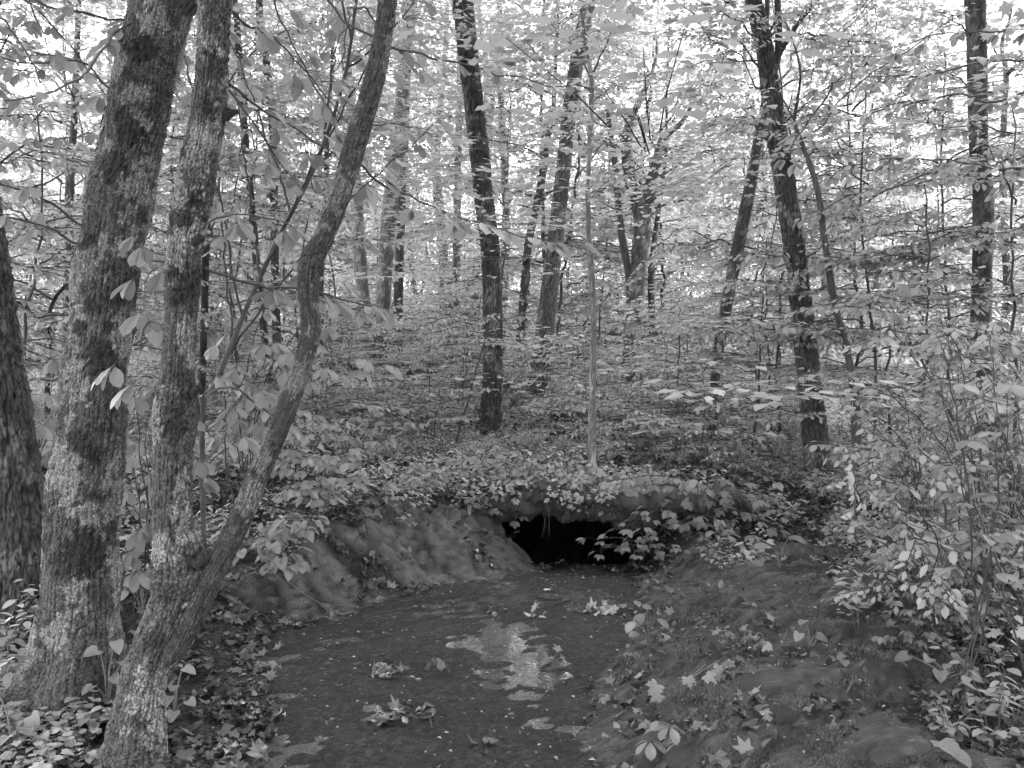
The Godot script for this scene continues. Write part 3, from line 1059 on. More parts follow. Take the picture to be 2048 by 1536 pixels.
func build_traced_trees() -> void:
	# the thick lichened trunk that leans to the right
	var big := P(150, 1400, 4.4)
	big.y = ground(big.x, 4.4)
	var o := thing("leaning_tree", "thick lichen-covered trunk with black moss patches leaning over the leaf litter", "tree", big)
	var rows := [[140, 1430, 215], [150, 1390, 185], [157, 1300, 160], [163, 1200, 146], [164, 1150, 150], [165, 1100, 142], [168, 1000, 136], [180, 880, 134], [188, 768, 132], [203, 650, 124], [220, 500, 122], [245, 370, 124], [272, 250, 124], [298, 120, 126], [327, 0, 128], [360, -120, 126]]
	var path := path_of(rows, 4.4, big)
	var pts: PackedVector3Array = path[0]
	var rad: PackedFloat32Array = path[1]
	var spots := []
	for a in [[205, 725, 4.25, 42], [230, 650, 4.25, 28], [150, 655, 4.25, 20], [215, 945, 4.25, 26], [195, 925, 4.25, 18], [165, 1110, 4.22, 55], [215, 1130, 4.25, 40], [120, 1130, 4.25, 30], [215, 330, 4.25, 38], [260, 260, 4.25, 30], [285, 95, 4.25, 32], [240, 230, 4.25, 22], [262, 440, 4.25, 18], [170, 480, 4.25, 18], [225, 545, 4.25, 14]]:
		var b := blob(a[0], a[1], a[2], a[3])
		spots.append([b[0] - big, b[1]])
	for k in 4:
		pts.append(pts[pts.size() - 1] + Vector3(0.35, 2.1, -0.1 + 0.1 * k))
		rad.append(rad[rad.size() - 1] * 0.8)
	part("trunk", trunk_mesh(pts, rad, 150, 0.011, M.bark_flaky, {"furrows": 40.0, "fine_count": 15, "color": 0.085, "rough": 0.008, "fine": 34.0, "stretch": 0.3, "lichen": 0.16, "moss": 0.0001, "pale": 0.22, "lump": 0.12, "flare": 0.4}, spots), o)
	crown(o, pts[pts.size() - 1], Vector3(3.4, 2.0, 3.4))
	near_branch(o, [[215, 470, 4.38], [150, 440, 4.3], [100, 405, 4.2], [50, 385, 4.1], [-30, 360, 4.0]], 0.010, 0.005, "obovate", 0.11, 0.13, 3, 0.9, 0.35)
	near_branch(o, [[210, 510, 4.38], [142, 482, 4.3], [90, 455, 4.2], [20, 430, 4.1]], 0.010, 0.005, "obovate", 0.11, 0.16, 2, 1.0, 0.5)
	near_branch(o, [[310, 60, 4.4], [262, 40, 4.35], [215, 40, 4.3], [150, 22, 4.2], [90, 10, 4.1], [-20, -30, 4.0]], 0.009, 0.004, "obovate", 0.10, 0.08, 2, 0.6, 0.1)
	near_branch(o, [[280, 230, 4.4], [215, 180, 4.35], [170, 130, 4.3], [110, 125, 4.2], [40, 120, 4.1], [-30, 100, 4.0]], 0.009, 0.004, "obovate", 0.10, 0.08, 2, 0.7, 0.15)
	near_branch(o, [[300, 40, 4.35], [235, 60, 4.2], [200, 110, 4.0], [160, 160, 3.9], [80, 190, 3.8], [10, 200, 3.7]], 0.009, 0.004, "ovate", 0.10, 0.08, 1, 0.6, 0.2)
	# the forked tree beside the stream: a lichened stem and a thinner stem that swings to the right
	var fork := P(268, 1535, 3.7)
	fork.y = ground(fork.x, 3.7)
	o = thing("forked_tree", "two-stemmed tree at the stream edge, one stem upright and knobbly, one slender and curving", "tree", fork)
	rows = [[262, 1580, 130], [268, 1530, 112], [276, 1468, 100], [287, 1368, 84], [312, 1293, 82], [343, 1218, 90], [358, 1160, 112], [356, 1110, 104], [343, 1050, 80], [345, 960, 74], [348, 900, 76], [352, 830, 86], [356, 790, 84], [358, 720, 66], [362, 640, 64], [365, 560, 70], [368, 500, 68], [385, 400, 78], [396, 330, 72], [414, 235, 70], [424, 130, 62], [431, 0, 66], [440, -120, 62]]
	path = path_of(rows, 3.7, fork)
	pts = path[0]
	rad = path[1]
	spots = []
	for a in [[425, 110, 3.6, 34], [420, 215, 3.6, 34], [445, 230, 3.62, 26], [395, 400, 3.6, 30], [360, 440, 3.6, 26], [372, 570, 3.6, 34], [375, 600, 3.6, 26], [345, 545, 3.65, 18], [352, 860, 3.6, 32], [395, 1130, 3.6, 30], [380, 790, 3.62, 22], [345, 905, 3.6, 16]]:
		var b := blob(a[0], a[1], a[2], a[3])
		spots.append([b[0] - fork, b[1]])
	for k in 4:
		pts.append(pts[pts.size() - 1] + Vector3(0.12, 1.5, -0.2))
		rad.append(rad[rad.size() - 1] * 0.75)
	part("trunk", trunk_mesh(pts, rad, 110, 0.010, M.bark_flaky, {"furrows": 26.0, "fine_count": 22, "color": 0.085, "rough": 0.008, "fine": 42.0, "stretch": 0.5, "lichen": 0.12, "moss": 0.0001, "pale": 0.22, "lump": 0.08, "flare": 0.35}, spots), o)
	var high_top := pts[pts.size() - 1]
	var rows_c := [[330, 1330, 40, 3.66], [362, 1282, 48, 3.66], [400, 1200, 54, 3.68], [440, 1120, 52, 3.7], [480, 1040, 49, 3.72], [510, 965, 47, 3.75], [545, 885, 46, 3.78], [575, 812, 43, 3.8], [605, 725, 40, 3.83], [622, 660, 43, 3.85], [617, 600, 41, 3.86], [621, 525, 50, 3.88], [650, 470, 43, 3.9], [690, 360, 45, 3.93], [716, 270, 46, 3.96], [746, 170, 43, 4.0], [765, 80, 42, 4.02], [776, 0, 42, 4.05], [790, -100, 40, 4.1]]
	path = path_of(rows_c, 3.7, fork)
	pts = path[0]
	rad = path[1]
	for k in 4:
		pts.append(pts[pts.size() - 1] + Vector3(0.15, 1.2, -0.2))
		rad.append(rad[rad.size() - 1] * 0.75)
	part("trunk", trunk_mesh(pts, rad, 76, 0.011, M.bark_flaky, {"furrows": 18.0, "fine_count": 18, "color": 0.065, "rough": 0.006, "fine": 48.0, "stretch": 0.3, "lichen": 0.08, "moss": 0.0, "pale": 0.17, "lump": 0.07}), o).set_meta("label", "slender second stem with smoother bark curving to the right")
	crown(o, pts[pts.size() - 1] + Vector3(0, 0.3, 0), Vector3(2.9, 1.4, 2.9))
	crown(o, high_top, Vector3(2.9, 1.6, 2.9))
	for a in [[462, 228, 3.7, 0.022], [476, 226, 3.7, 0.012], [408, 478, 3.66, 0.013], [330, 545, 3.68, 0.012], [405, 778, 3.66, 0.018], [637, 657, 3.84, 0.016], [306, 790, 3.68, 0.014], [415, 1120, 3.66, 0.022]]:
		var knob := MB.new()
		var q := P(a[0], a[1], a[2]) - fork
		var inward := Vector3(0.05 if a[0] < 350 else -0.05, -0.02, 0)
		var ring := PackedVector3Array()
		var thick := PackedFloat32Array()
		for k in 9:
			var f := k / 8.0
			ring.append(q + inward * (1.0 - f * 1.15) + Vector3(0, 0.008 * sin(f * 3.0), 0))
			thick.append(a[3] * (1.25 - 0.55 * f) * sqrt(maxf(0.0, 1.0 - pow(f, 6.0))) * (1.0 + 0.15 * sin(k * 2.3)) + 0.0005)
		knob.tube(ring, thick, 12, grey(0.045))
		for k in knob.v.size():
			knob.v[k] += Vector3.ONE * 0.006 * noise_b.get_noise_3dv(knob.v[k] * 60.0)
		part("branch_stub", knob.mesh(M.bark_flaky), o)
	near_branch(o, [[640, -20, 4.0], [690, 45, 4.02], [785, 92, 4.05], [860, 115, 4.15], [930, 130, 4.25], [1000, 152, 4.35], [1100, 168, 4.4], [1195, 176, 4.5]], 0.009, 0.003, "ovate", 0.085, 0.085, 1, 0.6, 0.3)
	near_branch(o, [[690, 300, 3.95], [740, 350, 4.1], [800, 385, 4.25], [880, 425, 4.4], [960, 448, 4.5], [1040, 470, 4.55], [1110, 485, 4.6]], 0.009, 0.003, "ovate", 0.13, 0.10, 2, 0.55, 0.12)
	near_branch(o, [[410, 535, 3.7], [440, 548, 3.75], [520, 570, 3.9], [610, 582, 4.1], [700, 600, 4.2], [745, 610, 4.3]], 0.010, 0.004, "obovate", 0.125, 0.12, 3, 0.75, 0.2)
	near_branch(o, [[458, 168, 3.72], [540, 225, 3.9], [600, 265, 4.0], [665, 305, 4.1], [700, 345, 4.15]], 0.008, 0.003, "obovate", 0.105, 0.085, 2, 0.7, 0.2)
	near_branch(o, [[458, 180, 3.72], [520, 265, 3.85], [560, 320, 3.95], [592, 368, 4.0]], 0.007, 0.003, "obovate", 0.10, 0.12, 2, 0.75, 0.3)
	near_branch(o, [[425, -30, 3.75], [480, 40, 3.9], [540, 70, 4.0], [620, 150, 4.2], [690, 240, 4.3]], 0.009, 0.003, "obovate", 0.105, 0.09, 2, 0.65, 0.15)
	near_branch(o, [[540, -40, 4.0], [560, 40, 4.1], [600, 110, 4.2], [640, 180, 4.3], [690, 265, 4.35]], 0.007, 0.003, "ovate", 0.11, 0.08, 2, 0.7, 0.1)
	near_branch(o, [[410, 795, 3.65], [430, 775, 3.7], [465, 770, 3.8], [500, 800, 3.95], [545, 830, 4.1]], 0.009, 0.004, "obovate", 0.12, 0.12, 3, 0.8, 0.3)
	near_branch(o, [[405, 460, 3.72], [450, 430, 3.85], [500, 425, 4.0], [560, 440, 4.1], [600, 460, 4.2]], 0.007, 0.003, "obovate", 0.12, 0.10, 3, 0.9, 0.2)
	near_branch(o, [[340, 545, 3.66], [320, 535, 3.75], [300, 545, 3.8], [290, 570, 3.8]], 0.006, 0.003, "obovate", 0.145, 0.09, 3, 1.1, 0.4)
	near_branch(o, [[325, 660, 3.7], [305, 640, 3.8], [285, 660, 3.85], [280, 700, 3.85]], 0.006, 0.003, "obovate", 0.145, 0.10, 3, 1.2, 0.4)
	near_branch(o, [[340, 460, 3.7], [320, 440, 3.85], [300, 455, 3.9]], 0.005, 0.003, "obovate", 0.12, 0.09, 2, 1.1, 0.4)

	traced_tree("dark rough trunk beside the thick lichened trunk, rising from low plants", "old_tree", [[55, 1270, 130], [40, 1150, 125], [25, 1000, 118], [5, 850, 112], [-15, 700, 108], [-35, 550, 104], [-55, 400, 100], [-100, 0, 96]], 5.8, "bark_furrowed", {"furrows": 22.0, "color": 0.055, "rough": 0.018, "fine": 12.0, "plates": 1.0, "stretch": 0.2, "lichen": 0.02, "moss": 0.1, "pale": 0.12}, 11.0, 170, "", 110, 0.018)
	traced_tree("dark oak trunk with deep vertical furrows standing above the cave", "oak_tree", [[976, 872, 50], [981, 830, 43], [985, 768, 40], [986, 650, 39], [981, 500, 38], [968, 400, 38], [953, 250, 39], [941, 150, 39], [925, 0, 41], [912, -100, 40]], 13.0, "bark_furrowed", {"furrows": 22.0, "color": 0.055, "rough": 0.022, "fine": 11.0, "plates": 1.0, "stretch": 0.16, "pale": 0.16, "lichen": 0.03}, 16.0, 150, "", 96, 0.03)
	traced_tree("grey furrowed trunk leaning to the right behind the dark oak", "oak_tree", [[1068, 808, 50], [1077, 770, 43], [1092, 640, 36], [1108, 500, 33], [1122, 380, 30], [1136, 250, 28], [1150, 150, 28], [1177, 0, 30], [1195, -100, 28]], 16.0, "bark_furrowed", {"furrows": 24.0, "color": 0.095, "rough": 0.016, "fine": 13.0, "plates": 1.0, "stretch": 0.18, "lichen": 0.05, "pale": 0.2}, 16.0, 150, "", 90, 0.035)
	var pale := traced_tree("slim pale sapling standing on the lip of the cave roof", "slim_tree", [[1183, 952, 19], [1184, 900, 15], [1185, 768, 13], [1187, 640, 12], [1184, 560, 13], [1178, 480, 11], [1176, 380, 10], [1181, 250, 11], [1183, 160, 10], [1172, 90, 8], [1160, 0, 7]], 8.4, "bark_smooth", {"color": 0.14, "rough": 0.003, "fine": 30.0, "stretch": 0.8, "lichen": 0.1, "pale": 0.3, "lump": 0.08, "flare": 0.35}, 6.5, 0, "", 20, 0.04)
	var places := []
	for a in [[1183, 150, 1235, 40, 0.012], [1183, 160, 1110, 60, 0.01], [1178, 400, 1240, 340, 0.007], [1184, 640, 1255, 560, 0.007], [1180, 300, 1100, 230, 0.008], [1181, 210, 1290, 150, 0.008], [1182, 180, 1050, 150, 0.008], [1180, 350, 1130, 330, 0.006]]:
		leafy(pale, P(a[0], a[1], 8.4) - pale.position, P(a[2], a[3], 8.2 + rng.randf_range(-0.4, 0.5)) - pale.position, a[4], 0.08, 0.09, places, 0.6)
	leaves_at(pale, S.beech, places)
	var twin := traced_tree("smooth grey tree that forks into two crooked limbs among bright leaves", "crooked_tree", [[1262, 775, 42], [1264, 700, 36], [1270, 600, 34], [1277, 540, 34], [1285, 440, 34], [1268, 385, 27], [1256, 330, 25], [1255, 280, 21], [1262, 235, 17], [1278, 205, 12]], 17.0, "bark_smooth", {"color": 0.075, "rough": 0.003, "fine": 14.0, "stretch": 0.4, "lump": 0.08, "lichen": 0.05, "pale": 0.22}, 6.5, 0, "", 24, 0.06)
	path = path_of([[1285, 445, 29], [1300, 385, 25], [1306, 350, 21], [1316, 310, 19], [1328, 275, 16], [1360, 248, 10], [1376, 225, 8], [1390, 195, 6]], 17.0, twin.position)
	part("limb", trunk_mesh(path[0], path[1], 18, 0.06, M.bark_smooth, {"color": 0.075, "rough": 0.003, "lump": 0.06}), twin)
	path = path_of([[1266, 700, 14], [1258, 560, 15], [1245, 480, 15], [1236, 400, 14], [1232, 340, 13], [1222, 275, 11], [1216, 220, 8]], 17.0, twin.position)
	part("limb", trunk_mesh(path[0], path[1], 16, 0.06, M.bark_smooth, {"color": 0.07, "rough": 0.003, "lump": 0.06}), twin)
	places = []
	for k in 16:
		var from := P(rng.randf_range(1240, 1330), rng.randf_range(230, 450), 17.0) - twin.position
		var a := rng.randf() * TAU
		leafy(twin, from, from + Vector3(cos(a) * 1.8, rng.randf_range(0.1, 0.9), sin(a) * 1.8), 0.02, 0.07, 0.13, places, 0.9)
	leaves_at(twin, S.maple, places)
	crown(twin, Vector3(0.4, 7.8, 0), Vector3(2.6, 1.9, 2.6))

	var right := traced_tree("tall furrowed trunk rising out of the bushes at the right of the stream", "oak_tree", [[1643, 985, 62], [1636, 930, 52], [1628, 850, 48], [1612, 700, 46], [1595, 545, 42], [1577, 415, 42], [1555, 280, 40], [1542, 190, 38], [1530, 100, 34], [1507, 0, 32], [1490, -100, 30]], 10.0, "bark_furrowed", {"furrows": 24.0, "color": 0.06, "rough": 0.014, "fine": 16.0, "plates": 1.0, "stretch": 0.2, "lichen": 0.04, "pale": 0.16}, 13.0, 260, "", 92, 0.03)
	path = path_of([[1545, 150, 16], [1556, 110, 15], [1557, 60, 14], [1555, 0, 12], [1550, -80, 10]], 10.0, right.position)
	part("limb", trunk_mesh(path[0], path[1], 14, 0.06, M.bark_furrowed, {"color": 0.05, "rough": 0.003}), right)
	path = path_of([[1552, 122, 12], [1575, 80, 11], [1605, 35, 9], [1640, -5, 7], [1690, -60, 5]], 10.0, right.position)
	part("limb", trunk_mesh(path[0], path[1], 14, 0.06, M.bark_furrowed, {"color": 0.04, "rough": 0.002}), right)
	places = []
	for a in [[1548, 170, 1380, 60], [1555, 260, 1650, 180], [1540, 120, 1420, 10], [1560, 300, 1440, 240], [1590, 530, 1690, 470], [1600, 600, 1500, 560], [1565, 340, 1700, 300], [1530, 80, 1640, 20]]:
		leafy(right, P(a[0], a[1], 10.0) - right.position, P(a[2], a[3], 9.6 + rng.randf_range(-0.8, 0.6)) - right.position, 0.014, 0.05, 0.1, places, 0.8)
	leaves_at(right, S.beech, places)
	traced_tree("slim dark trunk leaning right, left of the tall furrowed trunk", "slim_tree", [[1425, 908, 22], [1427, 850, 19], [1428, 800, 18], [1435, 720, 20], [1455, 600, 24], [1480, 475, 26], [1500, 375, 24], [1517, 275, 19], [1530, 190, 14]], 12.0, "bark_flaky", {"color": 0.07, "rough": 0.004, "lichen": 0.05, "pale": 0.18, "lump": 0.06}, 8.0, 50, "", 26, 0.05)
	traced_tree("thin bent trunk just right of the tall furrowed trunk", "slim_tree", [[1712, 830, 18], [1697, 715, 15], [1671, 615, 14], [1650, 485, 13], [1634, 375, 12], [1605, 290, 9], [1590, 240, 7]], 9.4, "bark_smooth", {"color": 0.075, "rough": 0.002, "lump": 0.06}, 5.0, 24, "", 18, 0.05)
	var beech := traced_tree("smooth dark-banded trunk behind the dense bush, with side branches", "beech_tree", [[1985, 760, 60], [1972, 690, 46], [1962, 650, 41], [1965, 525, 38], [1967, 400, 40], [1958, 300, 35], [1955, 150, 37], [1950, 0, 39], [1945, -100, 38]], 10.0, "bark_smooth", {"color": 0.07, "rough": 0.003, "fine": 20.0, "stretch": 1.2, "lichen": 0.1, "moss": 0.08, "pale": 0.14, "lump": 0.05}, 12.0, 260, "", 40, 0.035)
	places = []
	for a in [[1958, 125, 2060, 110], [1960, 330, 2060, 300], [1962, 560, 1700, 520], [1962, 380, 2060, 330], [1960, 200, 1870, 140], [1962, 590, 1840, 600], [1955, 80, 1860, 20]]:
		leafy(beech, P(a[0], a[1], 10.0) - beech.position, P(a[2], a[3], 9.7 + rng.randf_range(-0.6, 0.6)) - beech.position, 0.012, 0.04, 0.1, places, 0.85)
	leaves_at(beech, S.beech, places)

	# trunks of the middle distance, each traced
	var mid := [
		["broad grey trunk of a pair, in the middle of the wood", 20.0, [[757, 733, 38], [762, 660, 31], [766, 600, 30], [776, 450, 30], [790, 330, 28], [797, 250, 26], [806, 180, 25], [818, 60, 22], [824, 0, 21]], 0.13],
		["paler grey trunk close beside the broad grey trunk", 22.0, [[735, 722, 32], [731, 650, 28], [722, 550, 26], [715, 450, 25], [712, 380, 23], [705, 250, 20], [690, 100, 18], [680, 0, 16]], 0.14],
		["dark narrow trunk behind the broad grey trunk", 24.0, [[794, 714, 22], [796, 620, 19], [800, 480, 18], [806, 350, 16], [812, 200, 15]], 0.06],
		["slim mottled trunk left of the curving stem", 15.0, [[556, 770, 20], [554, 700, 17], [550, 550, 16], [548, 400, 16], [545, 250, 15], [530, 100, 15], [518, 0, 14]], 0.08],
		["slim dark leaning trunk next to the mottled one", 14.0, [[540, 770, 18], [533, 720, 16], [524, 625, 15], [511, 500, 15], [500, 375, 14], [486, 225, 14], [478, 100, 12]], 0.06],
		["thin straight dark trunk seen just right of the knobbly stem", 11.0, [[400, 830, 18], [404, 750, 15], [408, 660, 14], [412, 500, 14], [420, 350, 13], [428, 200, 12]], 0.045],
		["slender speckled trunk between the broad trunk and the dark oak", 26.0, [[914, 690, 18], [913, 620, 15], [914, 475, 15], [916, 330, 14], [920, 150, 13]], 0.13],
		["thin bending trunk between the oak and the leaning furrowed trunk", 20.0, [[1032, 760, 20], [1040, 680, 17], [1048, 580, 16], [1058, 480, 16], [1076, 400, 15], [1088, 330, 15], [1101, 245, 11], [1108, 190, 8]], 0.065],
		["far slender trunk half hidden by leaves near the upper right", 26.0, [[1752, 640, 22], [1762, 540, 22], [1780, 420, 20], [1798, 330, 18], [1812, 280, 14], [1822, 230, 10]], 0.16],
		["thin grey trunk behind the smooth banded trunk", 18.0, [[2022, 690, 16], [2014, 560, 14], [2007, 400, 13], [2005, 300, 12], [2012, 150, 10]], 0.09],
		["straight thin trunk on the left slope behind the thick leaning trunk", 16.0, [[132, 740, 20], [135, 600, 18], [137, 480, 17], [140, 350, 16], [150, 200, 13]], 0.09],
		["small crooked dead stem on the left slope", 12.0, [[95, 790, 10], [100, 680, 9], [98, 640, 8], [108, 600, 7], [150, 520, 5]], 0.05],
		["slim trunk hidden by the curving stem", 17.0, [[640, 735, 14], [641, 650, 12], [642, 540, 12], [650, 420, 11], [655, 250, 10]], 0.06],
		["thin forked trunk between the pale sapling and the crooked tree", 20.0, [[1300, 760, 16], [1305, 680, 15], [1302, 560, 13], [1310, 470, 10]], 0.06],
	]
	for a in mid:
		var look := {"color": a[3], "rough": 0.010, "fine": 12.0, "stretch": 0.2, "lichen": 0.06, "pale": a[3] * 2.0, "furrows": 16.0}
		var tr := traced_tree(a[0], "forest_tree", a[2], a[1], "bark_furrowed" if a[3] > 0.1 else "bark_flaky", look, 15.0 if a[2][0][2] > 16 else 8.0, 140 if a[2][0][2] > 16 else 40, "", 44, 0.07)
		places = []
		for k in 7:
			var row: Array = a[2][rng.randi_range(a[2].size() / 2, a[2].size() - 1)]
			var from := P(row[0], row[1], a[1]) - tr.position
			var b := rng.randf() * TAU
			leafy(tr, from, from + Vector3(cos(b) * 1.7, rng.randf_range(-0.1, 0.8), sin(b) * 1.7), 0.016, 0.06, 0.16, places, 1.0)
		leaves_at(tr, S.maple, places)

func leaf_part(parent: Node3D, kind: String, at: Vector3, along: Vector3, up: Vector3, size: float, tone := -1) -> void:
	var list: Array = LEAF[kind]
	var o := part("leaf", list[rng.randi() % list.size()], parent, facing(at, along, up, size))
	if tone < 0:
		tone = [0, 0, 1, 1, 1, 2][rng.randi() % 6]
	o.material_override = [M.leaf_pale, M.leaf_mid, M.leaf_deep][tone]

# a thin branch through given points with its leaves, each a part of the branch
func near_branch(parent: Node3D, rows: Array, r0: float, r1: float, kind: String, size: float, every: float, cluster: int, droop: float, bare: float, color := 0.035) -> void:
	var pts := PackedVector3Array()
	for a in rows:
		pts.append(P(a[0], a[1], a[2]) - parent.position)
	leaf_branch(parent, pts, r0 * 0.7, r1 * 0.8, kind, size, every, cluster, droop, bare, color * 1.5)

func leaf_branch(parent: Node3D, pts: PackedVector3Array, r0: float, r1: float, kind: String, size: float, every: float, cluster: int, droop: float, bare: float, color := 0.035, twig := 0.10) -> void:
	var b := part("branch", branch_mesh(pts, r0, r1, color, 0.06, 6), parent)
	var rad := PackedFloat32Array()
	rad.resize(pts.size())
	var path: PackedVector3Array = smooth_path(pts, rad, 0.03)[0]
	var total := 0.0
	for k in range(1, path.size()):
		total += path[k].distance_to(path[k - 1])
	var next := total * bare
	var along := 0.0
	var sg := 1.0
	var stems := MB.new()
	for k in range(1, path.size()):
		along += path[k].distance_to(path[k - 1])
		if along < next and k < path.size() - 1:
			continue
		next = along + every * rng.randf_range(0.7, 1.3)
		var dir := (path[k] - path[k - 1]).normalized()
		var side := dir.cross(Vector3.UP).normalized() * sg
		sg = -sg
		var tip := k == path.size() - 1
		var out := (dir * 0.7 + side * (0.15 if tip else rng.randf_range(0.5, 1.0)) + bend(0.2)).normalized()
		if cluster == 1:
			leaf_part(b, kind, path[k], out + Vector3(0, -droop * rng.randf_range(0.2, 0.8), 0), Vector3.UP + bend(0.4), size * rng.randf_range(0.7, 1.15))
			if tip or rng.randf() < 0.4:
				leaf_part(b, kind, path[k], dir - side * 0.8 + Vector3(0, -droop * 0.5, 0), Vector3.UP + bend(0.4), size * rng.randf_range(0.6, 1.0))
			continue
		# a short twig that carries a spread of leaves
		var end := path[k] + (out + Vector3(0, 0.12 - 0.25 * droop, 0)) * twig * rng.randf_range(0.5, 1.5)
		stems.tube(PackedVector3Array([path[k], path[k].lerp(end, 0.5) + Vector3(0, 0.01, 0), end]), PackedFloat32Array([r1 * 0.8, r1 * 0.6, r1 * 0.4]), 4, grey(color * 1.6))
		var flat := Vector3(end.x - path[k].x, 0, end.z - path[k].z).normalized()
		var count := cluster + rng.randi() % 2
		for j in count:
			var turn := (j - (count - 1) * 0.5) * rng.randf_range(0.6, 0.85)
			var d := flat.rotated(Vector3.UP, turn) + Vector3(0, -droop * rng.randf_range(0.5, 1.2), 0)
			leaf_part(b, kind, end, d, Vector3.UP + flat * 0.3 + bend(0.25), size * (1.0 - 0.16 * absf(turn)) * rng.randf_range(0.8, 1.1))
	if stems.v.size():
		part("twigs", stems.mesh(M.twig), b).set_meta("kind", "stuff")


# ------------------------------------------------------------------ the wood behind
func far_tree(px: float, t: float) -> void:
	var at := at_ground(px, t)
	var high := rng.randf_range(12.0, 20.0)
	var r := rng.randf_range(0.07, 0.2)
	var tone := rng.randf_range(0.06, 0.15)
	var o := thing("distant_tree", "%s %s trunk of the bright far wood, behind %s" % ["stout" if r > 0.14 else "slender", "pale" if tone > 0.105 else "dark", behind_what(px)], "tree", at, "trees of the far wood")
	var lean := Vector3(rng.randf_range(-0.12, 0.12), 1, rng.randf_range(-0.1, 0.1))
	var pts := PackedVector3Array([Vector3(0, -0.2, 0)])
	var rad := PackedFloat32Array([r * 1.2])
	for k in 5:
		pts.append(lean * high * (k + 1) / 5.0 + bend(0.25))
		rad.append(r * (1.0 - 0.17 * (k + 1)))
	part("trunk", trunk_mesh(pts, rad, 10, 0.5, M.bark_flaky, {"color": tone, "rough": 0.01, "fine": 6.0}), o)
	crown(o, lean * high * 0.52, Vector3(2.7, high * 0.38, 2.7))

# the trunk that a photograph's reader would name to find what stands behind it
func behind_what(px: float) -> String:
	var best := ""
	var least := 1e9
	for a in [[-50, "the dark rough trunk"], [165, "the thick leaning trunk"], [370, "the knobbly stem"], [540, "the slim mottled trunk"], [640, "the curving stem"], [745, "the broad grey pair"], [912, "the slender speckled trunk"], [980, "the dark oak"], [1090, "the leaning furrowed trunk"], [1183, "the pale sapling"], [1275, "the forked crooked tree"], [1455, "the slim leaning trunk"], [1600, "the tall furrowed trunk"], [1690, "the thin bent trunk"], [1780, "the half hidden far trunk"], [1965, "the smooth banded trunk"]]:
		var d := absf(px - a[0])
		if d < least:
			least = d
			best = a[1]
	return best

func build_woods() -> void:
	for k in 66:
		var t := 23.0 + 34.0 * pow((k + 0.5) / 66.0, 0.8)
		far_tree(fmod(k * 618.034 + rng.randf_range(-60, 60), 2500.0) - 230.0, t)
	# the wood beyond, where no tree can be told from the next, and the same wood at both sides of the viewer
	for a in [["far_wood", "bright mass of leaves of the wood beyond the last trunks", 330], ["side_wood", "leaves of the wood that closes in on both sides of the stream", 52]]:
		var wood := Node3D.new()
		wood.name = a[0]
		add_child(wood)
		wood.set_meta("kind", "stuff")
		tag(wood, a[1], "woods")
		var lists := [[], [], [], []]
		for k in a[2]:
			var t := 48.0 + 32.0 * rng.randf()
			var x := rng.randf_range(-0.66, 0.66) * t
			var up := 4.5 + 24.0 * pow(rng.randf(), 1.1) if k % 2 else rng.randf_range(1.5, 6.0)
			if a[0] == "side_wood":
				x = (10.5 + 9.0 * rng.randf()) * (1.0 if k % 2 else -1.0)
				t = rng.randf_range(-11.0, 8.0)
				up = rng.randf_range(5.0, 14.0)
				if k % 4 == 0:
					x = rng.randf_range(-11.0, 11.0)
					t = rng.randf_range(-19.0, -9.0)
					up = rng.randf_range(3.0, 11.0)
			lists[k % 4].append(Transform3D(Basis(Vector3.UP, rng.randf_range(-0.5, 0.5) + (PI if k % 5 > 2 else 0.0)), Vector3(x, ground(x, t) + up, -t)))
		for k in 4:
			var places: Array[Transform3D] = []
			places.assign(lists[k])
			var tints := PackedColorArray()
			for j in places.size():
				tints.append(grey(rng.randf_range(0.85, 1.15)))
			scatter("leaves", S.grove[k], places, tints, wood)
	# trees that stand round the camera and shade the stream
	for a in [[-3.4, -1.5], [3.6, -0.5], [-5.5, 2.0], [5.2, 3.4], [7.2, 6.5], [-7.0, 6.0], [-4.4, 3.4], [1.2, -4.5], [-3.0, -5.5]]:
		var at := Vector3(a[0], ground(a[0], a[1]), -a[1])
		var o := thing("shade_tree", "tall tree behind the viewer whose crown shades the stream", "tree", at, "trees behind the viewer")
		var top := Vector3(rng.randf_range(-0.5, 0.5), 10.0, rng.randf_range(-0.5, 0.5))
		part("trunk", trunk_mesh(PackedVector3Array([Vector3(0, -0.2, 0), top * 0.3, top * 0.6, top]), PackedFloat32Array([0.2, 0.16, 0.12, 0.05]), 12, 0.4, M.bark_flaky, {"color": 0.08, "rough": 0.01, "fine": 8.0}), o)
		crown(o, top - Vector3(0, 1.2, 0), Vector3(3.6, 2.4, 3.6), 3)


# ------------------------------------------------------------------ saplings and bushes of the middle distance
# a few small trees of each kind are built once; every other one is a turned and stretched copy with the same parts
var proto := {}

